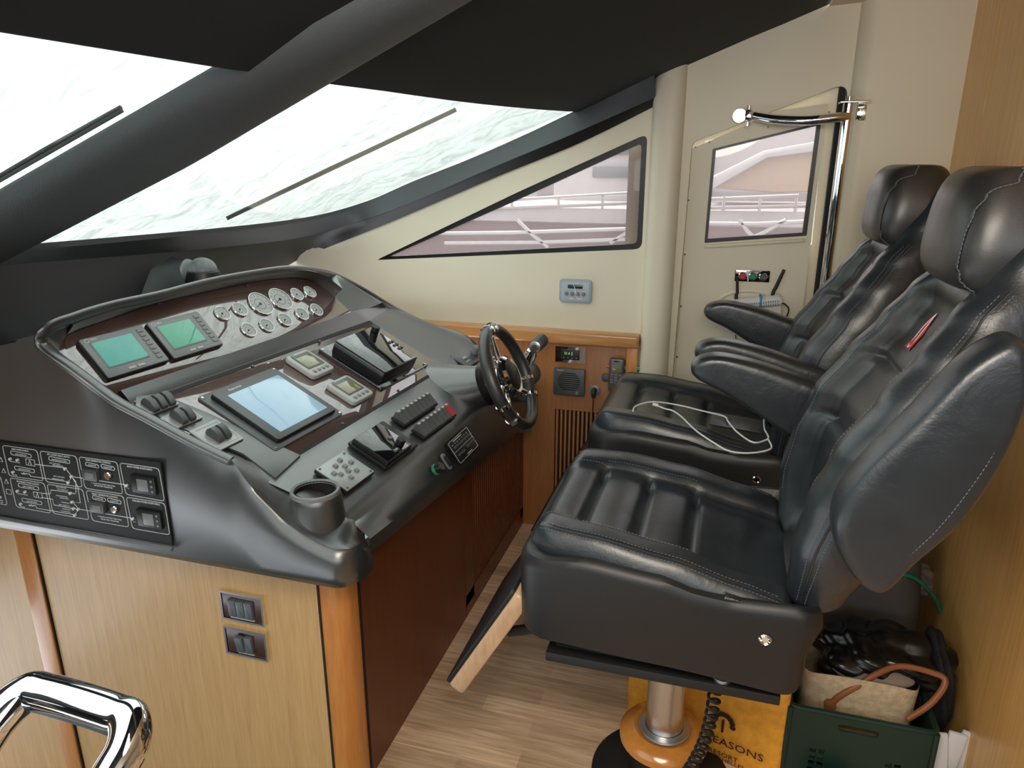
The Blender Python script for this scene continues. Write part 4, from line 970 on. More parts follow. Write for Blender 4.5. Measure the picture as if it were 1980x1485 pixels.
prof += [(.020, .044), (.018, .048), (0, .048)]
b.lathe(prof, 26, m=T(.044, 0, .112) @ MX); b.build('grip', 'dgrey', t)
b = MB(); b.lathe([(.0, -.0505), (.012, -.0505), (.0175, -.0485), (.0195, -.044)], 26, m=T(.044, 0, .112) @ R(-90, 'X')); b.lathe([(.0, -.052), (.008, -.052)], 16, m=T(.044, 0, .112) @ R(-90, 'X')); b.build('grip_end', 'steel', t)
# small control plate behind the wheel
t = thing('control_plate', 'small dark plate with a round knob between the steering pod and the throttle', 'panel', frame(P1, on((905, 690), P1, .004)))
b = MB(); b.rbox((0, 0, .002), (.16, .075, .004), .004, .001); b.build('face_plate', 'dgrey', t)
b = MB(); b.cyl((.045, -.004, .018), .015, .030, 22, bev=.002); b.build('knob', 'mgrey', t)
b = MB(); b.rbox((-.035, 0, .006), (.022, .010, .005), .002, .001); b.build('button', 'lgrey', t); b = MB(); b.rbox((.03, -.026, .005), (.01, .005, .003), .001, .0005); b.build('lamp', 'red', t)
b = MB(); b.box((-.035, .018, .0045), (.03, .002, .0004)); b.box((-.035, -.016, .0045), (.03, .002, .0004)); b.box((.03, .024, .0045), (.03, .002, .0004)); b.build('marking', 'white', t)

def wdev(name, lab, cat, q0, q1, y=YW, group=None):
    a = ony(q0, y); c = ony(q1, y); m = WF(y); m = T((a.x+c.x)/2, y, (a.z+c.z)/2) @ WF(0)
    return thing(name, lab, cat, m, group), abs(c.x-a.x), abs(a.z-c.z)
# blue grey thermostat panel on the cream wall
t, w, h = wdev('control_unit', 'blue grey wall control with a small display and four round buttons on the cream wall', 'control panel', (1083, 538), (1144, 587))
b = MB(); b.rbox((0, 0, .006), (w, h, .012), .014, .003); b.build('case', 'bgrey', t)
b = MB(); b.rbox((0, 0, .0125), (w*.86, h*.80, .002), .010, .0008); b.build('face', mat('pale_blue_plastic', (.42, .48, .53), .4), t)
b = MB(); b.rbox((0, h*.20, .0142), (w*.46, h*.16, .002), .001, .0004); b.build('display', 'dlcd', t)
for k in range(4): b = MB(); b.cyl(((k-1.5)*w*.175, -h*.10, .017), .0075, .007, 18, bev=.002); b.build('button', 'grey', t)
b = MB(); b.tube(smoothpath([(-.01, h*.36, .0148), (-.004, h*.22, .015), (.004, 0, .0225), (.012, -h*.25, .0148), (.016, -h*.36, .0148)], 4), .0012, 5); b.box((-.015, -h*.30, .0138), (.016, .003, .0005)); b.box((.018, -h*.30, .0138), (.020, .003, .0005)); b.build('scuff', 'white', t)
YF = YW-.022
# chrome framed thermostat
t, w, h = wdev('thermostat', 'chrome framed digital thermostat on the cherry panel above the grey speaker', 'thermostat', (1075, 668), (1132, 703), YF)
b = plate([(-w/2, -h/2), (w/2, -h/2), (w/2, h/2), (-w/2, h/2)], [[(-w*.31, -h*.30), (w*.31, -h*.30), (w*.31, h*.32), (-w*.31, h*.32)]], 0, .008); b.build('frame', 'chrome', t)
b = MB(); b.rbox((0, .002, .006), (w*.61, h*.60, .010), .003, .002); b.build('face', 'blk', t)
b = MB(); b.text('21.6', .014, T(-w*.10, h*.10, .0113)); b.box((w*.06, h*.10, .0113), (.002, .013, .0004)); b.build('digits', 'seg', t, ang=30)
for k in range(4): b = MB(); b.rbox(((k-1.5)*w*.14, -h*.18, .0115), (.006, .004, .002), .001, .0003); b.build('button', 'mgrey', t)
# loudspeaker
t, w, h = wdev('wall_speaker', 'square grey intercom speaker with curved slots below the thermostat', 'speaker', (1072, 709), (1131, 766), YF)
b = MB(); b.rbox((0, 0, .008), (w, h, .016), .008, .003); b.build('case', 'dgrey', t)
b = MB()
for k in range(9):
    y = h*.34-k*h*.075; hw = w*.36*math.sqrt(max(.25, 1-((k-4)/5)**2)); b.box((0, y, .0172), (hw*2, .0035, .002), .0008)
b.build('slot', 'groove', t); b = MB(); b.cyl((w*.28, -h*.36, .020), .007, .008, 16, bev=.002); b.build('knob', 'mgrey', t)
b = MB(); b.text('Raymarine', .006, T(-w*.28, h*.43, .0164)); b.build('marking', 'white', t, ang=30)
# socket and plug
pc_ = ony((1150, 755), YF)
t = thing('power_socket', 'round grey socket with a black angled plug and cable in the cherry panel', 'socket', T(*pc_) @ WF(0))
b = MB(); b.lathe([(0, 0), (.022, 0), (.023, .003), (.018, .006), (0, .006)], 28); b.build('cover_plate', 'mgrey', t)
b = MB(); b.tube([(0, .004, .006), (0, .003, .018), (0, -.006, .026), (0, -.022, .026)], [.010, .011, .010, .007], 14); b.build('plug', 'rubber', t)
b = MB(); b.tube(smoothpath([(0, -.02, .026), (0, -.05, .026), (-.002, -.12, .02), (.004, -.20, .018), (-.003, -.40, .02)], 6), .0025, 8); b.build('cable', 'rubber', t)
# handset
t, w, h = wdev('radio_handset', 'dark grey cordless radio handset with a small screen in a wall holder', 'handset', (1178, 689), (1209, 757), YF)
b = MB(); b.rbox((0, -h*.12, .010), (w*1.7, h*.22, .012), .01, .002); b.build('holder', 'dgrey', t)
b = MB(); b.rbox((0, 0, .020), (w*.86, h, .024), .012, .006, 6); hs = b.build('body', 'dgrey', t)
b = MB(); b.rbox((0, h*.22, .0325), (w*.55, h*.20, .002), .002, .0005); b.build('screen', 'olive', t); b = MB(); b.rbox((0, h*.43, .0325), (w*.3, .005, .002), .002, .0005); b.build('earpiece', 'blk', t)
for r_ in range(4):
    for k in range(3):
        b = MB(); b.rbox(((k-1)*w*.24, h*.03-r_*h*.075, .0325), (w*.17, h*.045, .003), .002, .0008); b.build('key', 'red' if (r_, k) == (1, 0) else 'mgrey', t, label='red key' if (r_, k) == (1, 0) else None)
b = MB(); b.text('Raymarine', .0065, T(0, -h*.33, .0323)); b.build('marking', 'white', t, ang=30)
# pens and box on the rail
rz = zr+.003
a = ony((1203, 634), YW-.03)
t = tag(MB().box((ony((1223, 634), YW-.03).x, YW-.028, rz+.008), (.082, .022, .014), .002).build('pen_case', 'teal'), 'turquoise flat case lying on the cherry rail against the cream post', 'case')
t = tag(MB().box((ony((1196, 636), YW-.03).x, YW-.028, rz+.007), (.024, .018, .012), .002).build('eraser', 'blk'), 'small black block with white letters on the rail between red and turquoise pieces', 'eraser')
b = MB(); b.text('NYX', .010, T(ony((1196, 636), YW-.03).x, YW-.0373, rz+.007) @ WF(0)); b.build('lettering', 'white', t, world=True, ang=30)
b = MB(); x = ony((1182, 636), YW-.03).x; b.sph((x, YW-.028, rz+.007), .008, (1.3, 1, .8)); b.sph((x-.008, YW-.03, rz+.006), .006); b.sph((x+.006, YW-.03, rz+.008), .006); t = tag(b.build('sweet', 'pink'), 'crumpled pink wrapper at the left end of the small things on the rail', 'wrapper')
# door controls
t, w, h = wdev('button_panel', 'black plate with a red, a green and a silver round button on the side door', 'switch panel', (1422, 521), (1487, 546), YD)
b = MB(); b.rbox((0, 0, .002), (w, h, .004), .003, .001); b.build('face_plate', 'blkg', t)
for k, (x, mt) in enumerate(((-.28, 'red'), (.02, 'grn'), (.31, 'dgrey'))):
    b = MB(); b.lathe([(.013, 0), (.0145, .006), (.012, .008), (.011, .006)], 24, m=T(x*w, 0, .004)); bz = b.build('button_bezel', 'chrome', t)
    b = MB(); b.cyl((x*w, 0, .008), .0108, .008, 22, bev=.002); b.build('button', mt, bz, label={'red': 'red button', 'grn': 'green button', 'dgrey': 'grey key button'}[mt])
b = MB(); b.box((-.13*w, 0, .0055), (.005, h*.9, .003), .001, rot=R(8, 'Z')); b.build('tape', 'white', t)
# oval door pull recess
oc = ony((1448, 592), YD)
P = []
for i in range(9):
    r_ = 1-i/8; dep = .001 if i == 0 else (.004 if i == 1 else -.012*(1-r_)**.6+.002)
    P.append([(oc.x+.128*r_*math.cos(a), YD-dep-.001, oc.z+.062*r_*math.sin(a)) for a in [2*PI*k/40 for k in range(40)]])
b = MB(); b.grid(P, closed_v=True); tag(b.build('door_recess', 'cream'), 'shallow oval cream recess in the side door behind the router', 'recess')
# router with two aerials
rp = ony((1462, 582), 2.70)
rm = T(*rp) @ R(2, 'Z') @ WF(0) @ R(9, 'Z')
t = thing('router', 'white wireless router wrapped with blue tape, two black aerials, hanging on the side door', 'router', rm)
b = MB(); b.rbox((0, -.055, -.012), (.165, .125, .024), .008, .003); b.build('case', 'wprint', t)
b = MB(); b.rbox((0, .0, .010), (.172, .026, .045), .012, .003, 8, rot=R(15, 'X')); b.build('vented_end', 'white', t)
b = MB()
for k in range(19):
    for s in (-1, 1): b.box(((k-9)*.0078, s*.0065, .0335), (.0028, .007, .001), rot=None, m=R(15, 'X'))
b.build('vent_slot', 'grey', t)
b = MB(); b.rbox((.012, -.012, .0135), (.006, .07, .047), .002, .001, rot=R(-6, 'Z')); b.build('tape', 'tape', t)
b = MB(); b.tube([(-.068, .008, 0), (-.066, .03, 0), (-.062, .035, 0), (-.058, .095, .004)], [.0065, .0065, .0055, .0045], 12); b.build('aerial', 'rubber', t)
b = MB(); b.tube([(.055, .012, 0), (.062, .032, 0), (.066, .036, 0), (.100, .100, -.004)], [.0065, .0065, .0065, .0055], 12); b.build('aerial', 'rubber', t)
b = MB(); b.tube(smoothpath([(-.075, -.09, -.01), (-.078, -.14, -.005), (-.070, -.24, -.02), (-.072, -.36, -.03)], 6), .0018, 7); b.tube(smoothpath([(.085, -.02, -.02), (.10, -.03, -.03), (.11, -.05, -.03), (.095, -.085, -.03), (.075, -.09, -.02)], 6), .0025, 7); b.build('cable', 'blk', t)
# chrome door rails
t = thing('door_pole', 'tall chrome pole with a short curved arm across the top of the side door', 'rail', ony((1640, 205), 2.66))
pt_, pb_ = ony((1641, 200), 2.66), ony((1588, 575), 2.66); pb_.z = .15; pb_.x = pt_.x-.005
b = MB(); b.tube([pt_, pb_], .0165, 18); b.build('pole', 'chrome', t, world=True)
qa = [ony(q, y) for q, y in (((1460, 224), 2.70), ((1500, 231), 2.66), ((1560, 233), 2.64), ((1610, 228), 2.64), ((1638, 225), 2.655))]
b = MB(); b.tube(smoothpath(qa, 6), .0155, 16); b.build('arm', 'chrome', t, world=True)
b = MB(); q = ony((1430, 224), 2.735); b.cyl((0, 0, .006), .024, .010, 26, bev=.002, m=T(*q) @ WF(0)); b.cyl((0, 0, .014), .014, .010, 20, bev=.002, m=T(*q) @ WF(0))
q2 = ony((1447, 224), 2.71); b.box(q2, (.022, .05, .036), .004); b.cyl(tuple(q2+Vector((0, 0, .026))), .006, .014, 12, bev=.001); b.cyl(tuple(q2+Vector((0, 0, -.026))), .006, .014, 12, bev=.001); b.build('arm_bracket', 'chrome', t, world=True)
b = MB(); q3 = pt_+Vector((0, 0, .004)); b.box((q3.x+.018, q3.y+.02, q3.z), (.085, .07, .006), .001); b.cyl((q3.x, q3.y, q3.z+.010), .007, .016, 12, bev=.002); b.box((q3.x+.045, q3.y+.04, q3.z-.03), (.03, .03, .05), .004); b.build('top_bracket', 'chrome', t, world=True)
b = MB(); b.box((pt_.x+.030, 2.735, 1.52), (.014, .03, .10), .003); b.build('hinge', 'cream', t, world=True)
# hand rail in the foreground
t = thing('stair_handrail', 'thick polished chrome hoop handrail at the lower left, nearest the camera', 'handrail', ony((160, 1400), .62))
ZR = .795
A_ = ony((42, 1330), .62); B_ = ony((276, 1396), .62)
V = Vector
pts = [A_+V((-.02, -.42, -.34)), A_+V((-.015, -.22, -.17)), A_+V((-.008, -.075, -.05)), A_+V((.0, -.03, -.016)), A_+V((.018, -.004, 0)), A_+V((.045, 0, .001)), A_.lerp(B_, .5)+V((0, 0, .003)), B_+V((-.045, 0, .001)), B_+V((-.018, -.004, 0)), B_+V((0, -.03, -.016)), B_+V((-.004, -.075, -.05)), B_+V((-.010, -.22, -.17)), B_+V((-.015, -.42, -.34))]
b = MB(); b.tube(smoothpath(pts, 8), .0268, 24); b.build('tube', 'chrome', t, world=True)
# rocker plates on the cabinet side
def swplate(q0, q1, q2, lab, n, pop):
    a, c = ony(q0, YC), ony(q1, YC); w = .118; h = .078; cx = (a.x+c.x)/2; cz = (a.z+c.z)/2
    t = thing('switch_plate', lab, 'light switch', T(cx, YC, cz) @ WF(0), 'chrome framed switch plates on the pale cabinet side')
    b = plate([(-w/2, -h/2), (w/2, -h/2), (w/2, h/2), (-w/2, h/2)], [[(-w/2+.005, -h/2+.005), (w/2-.005, -h/2+.005), (w/2-.005, h/2-.005), (-w/2+.005, h/2-.005)]], 0, .010); b.build('frame', 'chrome', t)
    b = MB(); b.rbox((0, 0, .004), (w-.011, h-.011, .008), .002, .001); b.build('face', 'dmah', t)
    for k in range(n):
        x = (k-(n-1)/2)*.0225; b = MB(); b.rbox((x, 0, .011+(.003 if k == pop else 0)), (.0215, .046, .012), .002, .002, rot=R(9 if k == pop else 3, 'X')); b.build('rocker', mat('slate_plastic', (.10, .12, .13), .4), t)
    b = MB(); b.box((0, -.028, .0095), (.0225*n, .004, .004), .001); b.build('light_bar', 'lgrey', t)
swplate((430, 1138), (514, 1207), 0, 'upper chrome framed switch plate with three grey rockers', 3, -1)
swplate((437, 1206), (522, 1274), 0, 'lower chrome framed switch plate with two grey rockers', 2, 0)
# ================================================================== HELM CHAIRS
def sgn(x): return -1 if x < 0 else 1
def interp(x, L):
    if x <= L[0][0]: return L[0][1]
    for (a, c), (d, e) in zip(L, L[1:]):
        if x <= d:
            t = (x-a)/(d-a); t = t*t*(3-2*t)*.5+t*.5; return c+(e-c)*t
    return L[-1][1]
def chair(y0, lab, folded, label_patch):
    O = Vector((-.06, y0, 0)); m = T(*O)
    t = thing('helm_chair', lab, 'chair', m, 'black leather helm chairs')
    # ---- moulded seat shell
    def ztop(x): return interp(x, [(-.31, .738), (-.24, .742), (-.18, .748), (-.02, .735), (.06, .716), (.13, .712), (.25, .716), (.285, .70)])
    def zbot(x): return interp(x, [(-.31, .548), (0, .535), (.27, .52)])
    P = []; nx = 48
    ring = []
    x0, x1, hw = -.308, .283, .278
    for (cx, cy, a0) in ((x1-.05, hw-.05, 0), (x0+.07, hw-.07, 90), (x0+.07, -hw+.07, 180), (x1-.05, -hw+.05, 270)):
        r = .05 if a0 in (0, 270) else .07
        for k in range(9):
            a = math.radians(a0+90*k/8); ring.append((cx+r*math.cos(a), cy+r*math.sin(a)))
    ring2 = []
    for i in range(len(ring)):
        a = Vector(ring[i]); c = Vector(ring[(i+1) % len(ring)]); k = max(1, int((c-a).length/.03))
        for q in range(k): ring2.append(tuple(a.lerp(c, q/k)))
    def off(p, d, s=0):
        x, y = p; L = math.hypot(x*.9, y) or 1; return (x-d*x/L, y-d*y/L)
    rows = []
    for (ins, kind, v) in ((.12, 'b', -.004), (.02, 'b', -.002), (.004, 'b', .006), (.0, 'b', .02), (-.002, 'm', .5), (-.003, 't', -.035), (-.001, 't', -.018), (.006, 't', -.005), (.016, 't', .0), (.028, 't', -.002), (.045, 't', -.03), (.09, 't', -.05)):
        row = []
        for p in ring2:
            x, y = off(p, ins); tap = 0
            if kind == 'b': z = zbot(p[0])+v
            elif kind == 'm': z = (zbot(p[0])+ztop(p[0]))/2
            else: z = ztop(p[0])+v
            if kind != 't' and p[0] > .15: x -= .02*(p[0]-.15)/.13
            row.append((x, y, z))
        rows.append(row)
    b = MB(); b.grid(rows, closed_v=True); b.bm.faces.new([b.bm.verts.new(Vector(p)) for p in [(x, y, z) for x, y, z in rows[0]]]) if 0 else None
    b.build('seat_shell', 'shell', t)
    b = MB(); b.lathe([(0, 0), (.010, 0), (.012, .003), (.009, .006), (.006, .003), (0, .003)], 22, m=T(.182, -hw-.0015, .646) @ WF(0)); b.build('shell_bolt', 'chrome', t)
    # ---- seat cushion: raised bolsters round a stitched centre
    NX, NY = 84, 84; P = []
    cx0, cx1, chw = -.298, .235, .262
    top = []; 
    def cush(u, v):       # u along x 0..1 front to back, v -1..1 across
        x = cx0+(cx1-cx0)*u
        wv = chw*(1-.10*(1-u)**4)
        e = 1-(abs(v))**5
        y = wv*v
        base = interp(u, [(0, .775), (.08, .783), (.25, .776), (.55, .752), (.8, .722), (1, .70)])
        bol = .5*(1+math.tanh((abs(v)-.60)*13)); fr = .5*(1+math.tanh((.17-u)*24))
        zc = base-.030*(1-max(bol, .0))*(1-fr*.55)+.010*bol*math.sin(PI*min(1, max(0, u)))
        # quilted rolls across the seat
        if abs(v) < .62:
            k = 1-max(bol, 0)
            for g in (.19, .40, .61): zc -= .013*k*math.exp(-((u-g)/.016)**2)
            zc += .006*k*abs(math.sin(PI*(u-.19)/.21)) if .19 < u < .61 else 0
        zc -= .008*math.exp(-((abs(v)-.60)/.030)**2)*(1 if u > .19 else 0)
        # seam along the outer bolster
        return x, y, zc
    def edge(u, v):
        du = min(u/.07, (1-u)/.05, 1); dv = min((1-abs(v))/.14, 1)
        a = 1-(1-du)**2 if du < 1 else 1; c = 1-(1-dv)**2 if dv < 1 else 1
        return math.sqrt(max(0, a))*math.sqrt(max(0, c))
    for i in range(NX+1):
        row = []; s = i/NX; u = .5-.5*math.cos(PI*s)*(1-.0); u = .35*u+.65*s
        for j in range(NY+1):
            q = j/NY*2-1; v = sgn(q)*(1-(1-abs(q))**1.5)
            x, y, zc = cush(u, v); k = edge(u, v); zl = interp(u, [(0, .715), (.4, .71), (1, .665)])
            # rounded plan corners
            if u < .14: 
                w = (1-(1-u/.14)**2.6*.16); y *= w
            row.append((x, y, zl+(zc-zl)*k))
        P.append(row)
    b = MB(); b.grid(P)
    cu = b.build('seat_cushion', 'leather', t, ang=80)
    # seams and stitches on the cushion
    def seam(name, uv, r=.0014, dash=True, parent=cu, f=None, lift=.0012, rr=None):
        pts = []
        for u, v in uv:
            if f is None:
                x, y, zc = cush(u, v); k = edge(u, v); zl = interp(u, [(0, .715), (.4, .71), (1, .665)])
                if u < .14: y *= (1-(1-u/.14)**2.6*.16)
                pts.append(Vector((x, y, zl+(zc-zl)*k+lift)))
            else: pts.append(f(u, v))
        b = MB()
        if dash:
            pp = smoothpath(pts, 4); acc = 0; seg = []
            L = [0]
            for a, c in zip(pp, pp[1:]): L.append(L[-1]+(c-a).length)
            tot = L[-1]; n_ = int(tot/.0075); j = 0
            def at(d):
                k = max(0, min(len(L)-2, np.searchsorted(L, d)-1)); w = (d-L[k])/max(1e-9, L[k+1]-L[k]); return pp[k].lerp(pp[k+1], w)
            for k in range(n_): b.tube([at(k*.0075), at(k*.0075+.0045)], .0007, 4, cap=False)
            b.build('stitching', 'stitch', parent)
        else:
            b.tube(smoothpath(pts, 4), r, 6); b.build('piping', 'leather2', parent)
    us = [i/24 for i in range(25)]
    for s in (-1, 1):
        seam('s', [(.05+.9*u, s*(.90)) for u in us], r=.0022, dash=False); seam('s', [(.05+.9*u, s*.875) for u in us]); seam('s', [(.05+.9*u, s*.925) for u in us])
        seam('s', [(.20+.42*u, s*.66) for u in us])
        seam('s', [(.04+.16*u, s*.62) for u in us[::3]])
    for g in (.205, .415): seam('s', [(g, -.56+1.12*u) for u in us])
    b = MB(); b.box((.118, -chw-.004, .712), (.030, .002, .018), .0005, rot=R(-11, 'Y').inverted()); lb = b.build('maker_tag', 'blk', t)
    b = MB(); b.text('SWEDEN', .0075, T(.118, -chw-.0055, .710) @ R(11, 'Y') @ WF(0)); b.build('lettering', 'lgrey', lb, ang=30)
    # ---- backrest
    XF = [(.62, .235), (.70, .208), (.80, .205), (.90, .222), (1.0, .255), (1.1, .315), (1.18, .368), (1.25, .412), (1.31, .462), (1.42, .52)]
    XB = [(.62, .285), (.70, .335), (.80, .385), (.94, .455), (1.1, .525), (1.25, .58), (1.38, .625), (1.44, .62)]
    WD = [(.62, .195), (.70, .228), (.80, .252), (.95, .262), (1.08, .256), (1.18, .236), (1.26, .210), (1.33, .185), (1.44, .165)]
    z0, z1 = .645, 1.44
    def back(s, v, side):    # s 0..1 up, v -1..1 across, side: 1 front
        z = z0+(z1-z0)*s; w = interp(z, WD); xf = interp(z, XF); xb = interp(z, XB)
        if s < .06: w *= 1-.25*(1-s/.06)**2
        y = w*v
        if side > 0:
            bol = .5*(1+math.tanh((abs(v)-.58)*17)); topm = .5*(1+math.tanh((1.26-z)*30))
            x = xf+.054*(1-bol)*topm*ss(.0, .12, s)+.012
            k = (1-bol)*topm
            for g in (.96, 1.105): x += .016*k*math.exp(-((z-g)/.007)**2)
            x += .008*k*math.exp(-((z-.80)/.06)**2)
            x += .013*math.exp(-((abs(v)-.58)/.016)**2)*topm*ss(.04, .15, s)
        else:
            x = xb-.03*(1-v*v)*0
        return x, y, z
    rows = []; NS = 96; NV = 72
    for i in range(NS+1):
        s = i/NS; row = []; z = z0+(z1-z0)*s
        endk = 1.0
        if s < .05: endk = math.sqrt(max(.0, 1-(1-s/.05)**2))
        if s > .96: endk = math.sqrt(max(.0, 1-((s-.96)/.04)**2))
        for j in range(NV+1):
            q = j/NV*2-1; v = sgn(q)*(1-(1-abs(q))**1.6)
            x, y, z_ = back(s, v, 1); xb = back(s, v, -1)[0]; xm = (x+xb)/2; dv = min((1-abs(v))/.22, 1)
            e = math.sqrt(max(0, 1-(1-dv)**2)); xmid = x+(xb-x)*.45
            row.append((xmid+(x-xmid)*e*endk if endk < 1 else xmid+(x-xmid)*e, y*(.9+.1*endk), z_))
        for j in range(NV-1, 0, -1):
            q = j/NV*2-1; v = sgn(q)*(1-(1-abs(q))**1.6)
            x = back(s, v, 1)[0]; xb = back(s, v, -1)[0]; dv = min((1-abs(v))/.30, 1); xf_ = interp(z, XF)
            e = math.sqrt(max(0, 1-(1-dv)**2)); xmid = xf_+(xb-xf_)*.45
            row.append((xmid+(xb-xmid)*e*endk, back(s, v, -1)[1]*(.9+.1*endk), z))
        rows.append(row)
    b = MB(); b.grid(rows, closed_v=True); bk = b.build('backrest', 'leather', t, ang=80); bk.data.materials.append(M['leather2'])
    for f_ in bk.data.polygons:
        c_ = f_.center; zz_ = c_.z
        if c_.x < interp(zz_, XF)+.10 and abs(c_.y) < .60*interp(zz_, WD) and .97 < zz_ < 1.27: f_.material_index = 1
    def bp_(v, z, side=1, d=-.0012, k=1):
        s = (z-z0)/(z1-z0); x, y, zz = back(s, v, 1); xb = back(s, v, -1)[0]; dv = min((1-abs(v))/.22, 1); e = math.sqrt(max(0, 1-(1-dv)**2)); xmid = x+(xb-x)*.45
        return Vector((xmid+(x-xmid)*e+d, y*(1.0+.004*k), zz))
    for s in (-1, 1):
        zs = [.70+.60*i/28 for i in range(29)]
        seam('b', [(s*.965, z) for z in zs], r=.0024, dash=False, parent=bk, f=lambda v, z: bp_(v, z, d=-.001)); seam('b', [(s*.945, z) for z in zs], parent=bk, f=lambda v, z: bp_(v, z, d=-.0015, k=0)); seam('b', [(s*.982, z) for z in zs], parent=bk, f=lambda v, z: bp_(v, z, d=-.0015))
        seam('b', [(s*.64, z) for z in zs[3:26]], parent=bk, f=lambda v, z: bp_(v, z, d=-.0015, k=0))
    # red feather badge on the upper centre
    bz = 1.160
    pts = [(0, .062), (.006, .040), (.008, .018), (.006, 0), (.010, -.016), (.0, -.010), (-.010, -.016), (-.006, 0), (-.008, .018), (-.006, .040)]
    bm3 = [bp_(.17+x*8.5, bz+z, d=-.0022) for x, z in pts]; b = MB(); cen = bp_(.17, bz+.02, d=-.0024)
    b.mesh([tuple(cen)]+[tuple(p) for p in bm3], [(0, i+1, (i+1) % 10+1) for i in range(10)]); b.build('badge', 'red', bk, label='small red badge')
    b = MB(); b.tube([bp_(.17+x*8.5, bz+z, d=-.0028) for x, z in ((0, .058), (.004, .03), (.004, -.005), (0, -.013), (-.004, -.005), (-.004, .03), (0, .058))], .0007, 4); b.build('badge_outline', 'white', bk)
    # ---- headrest
    rows = []; hz0, hz1 = 1.285, 1.492; NS = 36; NV = 36
    for i in range(NS+1):
        s = i/NS; a = -PI/2+PI*s; zz = (hz0+hz1)/2+(hz1-hz0)/2*sgn(math.sin(a))*abs(math.sin(a))**.62
        ka = abs(math.cos(a))**.42; row = []
        for j in range(2*NV):
            q = 2*PI*j/(2*NV); cw, sw = math.cos(q), math.sin(q)
            lean = (zz-hz0)*.10+.0
            xf, xb = .404+lean, .588+lean*.6
            hx = (xb-xf)/2; hy = .158-.012*((zz-hz0)/(hz1-hz0)-.35)**2*8
            X = (xf+xb)/2-hx*sgn(cw)*abs(cw)**.62*ka; Y = hy*sgn(sw)*abs(sw)**.62*(.82+.18*ka)
            row.append((X, Y, zz))
        rows.append(row)
    b = MB(); b.grid(rows, closed_v=True); hd = b.build('headrest', 'leather2', t, ang=80)
    for s in (-1, 1):
        for dd, kind in ((0, False), (.006, True), (-.006, True)):
            pts = []
            for i in range(3, 34):
                r_ = rows[i]; 
                y_t = s*(.128)
                best = min((abs(p[1]-y_t)+(0 if p[0] < .50 else 9), k) for k, p in enumerate(r_))[1]; p = Vector(r_[best]); p.x -= .0015; p.y = y_t+s*.0+dd*s; pts.append(p)
            if kind: seam('h', [(p, 0) for p in pts], parent=hd, f=lambda p, _: p)
            else: seam('h', [(p, 0) for p in pts], r=.0022, dash=False, parent=hd, f=lambda p, _: p)
    # ---- arm rests
    def prism_arm(pts, yc, th, spine, name='armrest', mt='leather'):
        A_, B_ = Vector((*spine[0], 0)), Vector((*spine[1], 0)); rows = []
        for i in range(19):
            th_ = PI*i/18; k = max(.0, math.sin(th_))**.30; yy = yc-th/2*sgn(math.cos(th_))*abs(math.cos(th_))**.62; row = []
            for p in pts:
                q = Vector((*p, 0)); u = max(0, min(1, (q-A_).dot(B_-A_)/(B_-A_).length_squared)); c = A_.lerp(B_, u); r_ = c+(q-c)*k; row.append((r_.x, yy, r_.y))
            rows.append(row)
        b = MB(); b.grid(rows, closed_v=True); return b.build(name, mt, t, ang=80)
    def sm2(pts, n=5): return [(p.x, p.y) for p in smoothpath([(x, z, 0) for x, z in pts], n, True)]
    dn = sm2([(-.012, 1.003), (-.002, 1.030), (.05, 1.046), (.14, 1.034), (.26, 1.0), (.34, .965), (.345, .83), (.30, .815), (.235, .853), (.15, .905), (.07, .952), (.008, .980)])
    if folded != 1: prism_arm(dn, -.288, .076, ((.05, 1.003), (.28, .905)))
    prism_arm(dn, .288, .076, ((.05, 1.003), (.28, .905)))
    b = MB(); b.cyl((.385, 0, .93), .03, .57, 18, m=Matrix(), rot=R(90, 'X')); b.build('armrest_pivot', 'blk', t)
    if folded == 1:
        f = [(.262, .890), (.260, .955), (.290, 1.025), (.355, 1.125), (.405, 1.205), (.447, 1.246), (.472, 1.252), (.488, 1.225), (.497, 1.165), (.486, 1.065), (.447, .950), (.391, .865), (.362, .812), (.338, .800), (.300, .825)]
        a = prism_arm(sm2([(x+.004, z) for x, z in f], 5), -.292, .095, ((.33, .90), (.455, 1.17)))
        ft = smoothpath([(.466, -.334, 1.20), (.470, -.3375, 1.10), (.446, -.339, 1.02), (.405, -.339, .93), (.352, -.3365, .85)], 5)
        seam('a', [(p, 0) for p in ft], parent=a, f=lambda p, _: p)
    # ---- slides, post, collar, base
    b = MB(); b.box((-.01, -.235, .497), (.47, .045, .022), .003); b.box((-.01, .235, .497), (.47, .045, .022), .003); b.box((-.01, 0, .505), (.44, .46, .018), .003); b.build('slide_plate', 'matblk', t)
    b = MB(); b.lathe([(0, -.006), (.018, -.006), (.018, .004), (.006, .008), (0, .008)], 20, m=T(.115, -.236, .511)); b.build('slide_knob', 'alu', t)
    b = MB(); b.cyl((0, 0, .315), .046, .37, 36); b.build('post', 'steel', t)
    b = MB(); b.lathe([(.045, .150), (.060, .150), (.064, .156), (.062, .160), (.047, .162)], 40); b.build('collar_ring', 'alu', t)
    b = MB(); b.lathe([(.060, .150), (.075, .158), (.096, .152), (.108, .138), (.108, .122), (.096, .108), (.07, .100)], 44); b.build('wooden_collar', 'lacq', t)
    b = MB(); b.lathe([(.082, .118), (.082, .004), (.0, .004)], 36); b.build('pedestal', 'matblk', t)
    b = MB(); b.lathe([(0, .008), (.170, .008), (.175, .005), (.175, .0)], 48); b.build('base_disc', 'matblk', t)
    # ---- foot rest
    A = Vector((-.455, 0, .350)); Bq = Vector((-.315, 0, .590)); d = (Bq-A); L = d.length; ang = math.degrees(math.atan2(d.z, d.x))
    fm = T(*((A+Bq)/2)) @ R(-ang, 'Y')
    b = MB(); b.rbox((0, 0, 0), (L+.05, .46, .040), .02, .008, m=fm); b.build('footrest', 'teak', t, label='pale wooden footrest board')
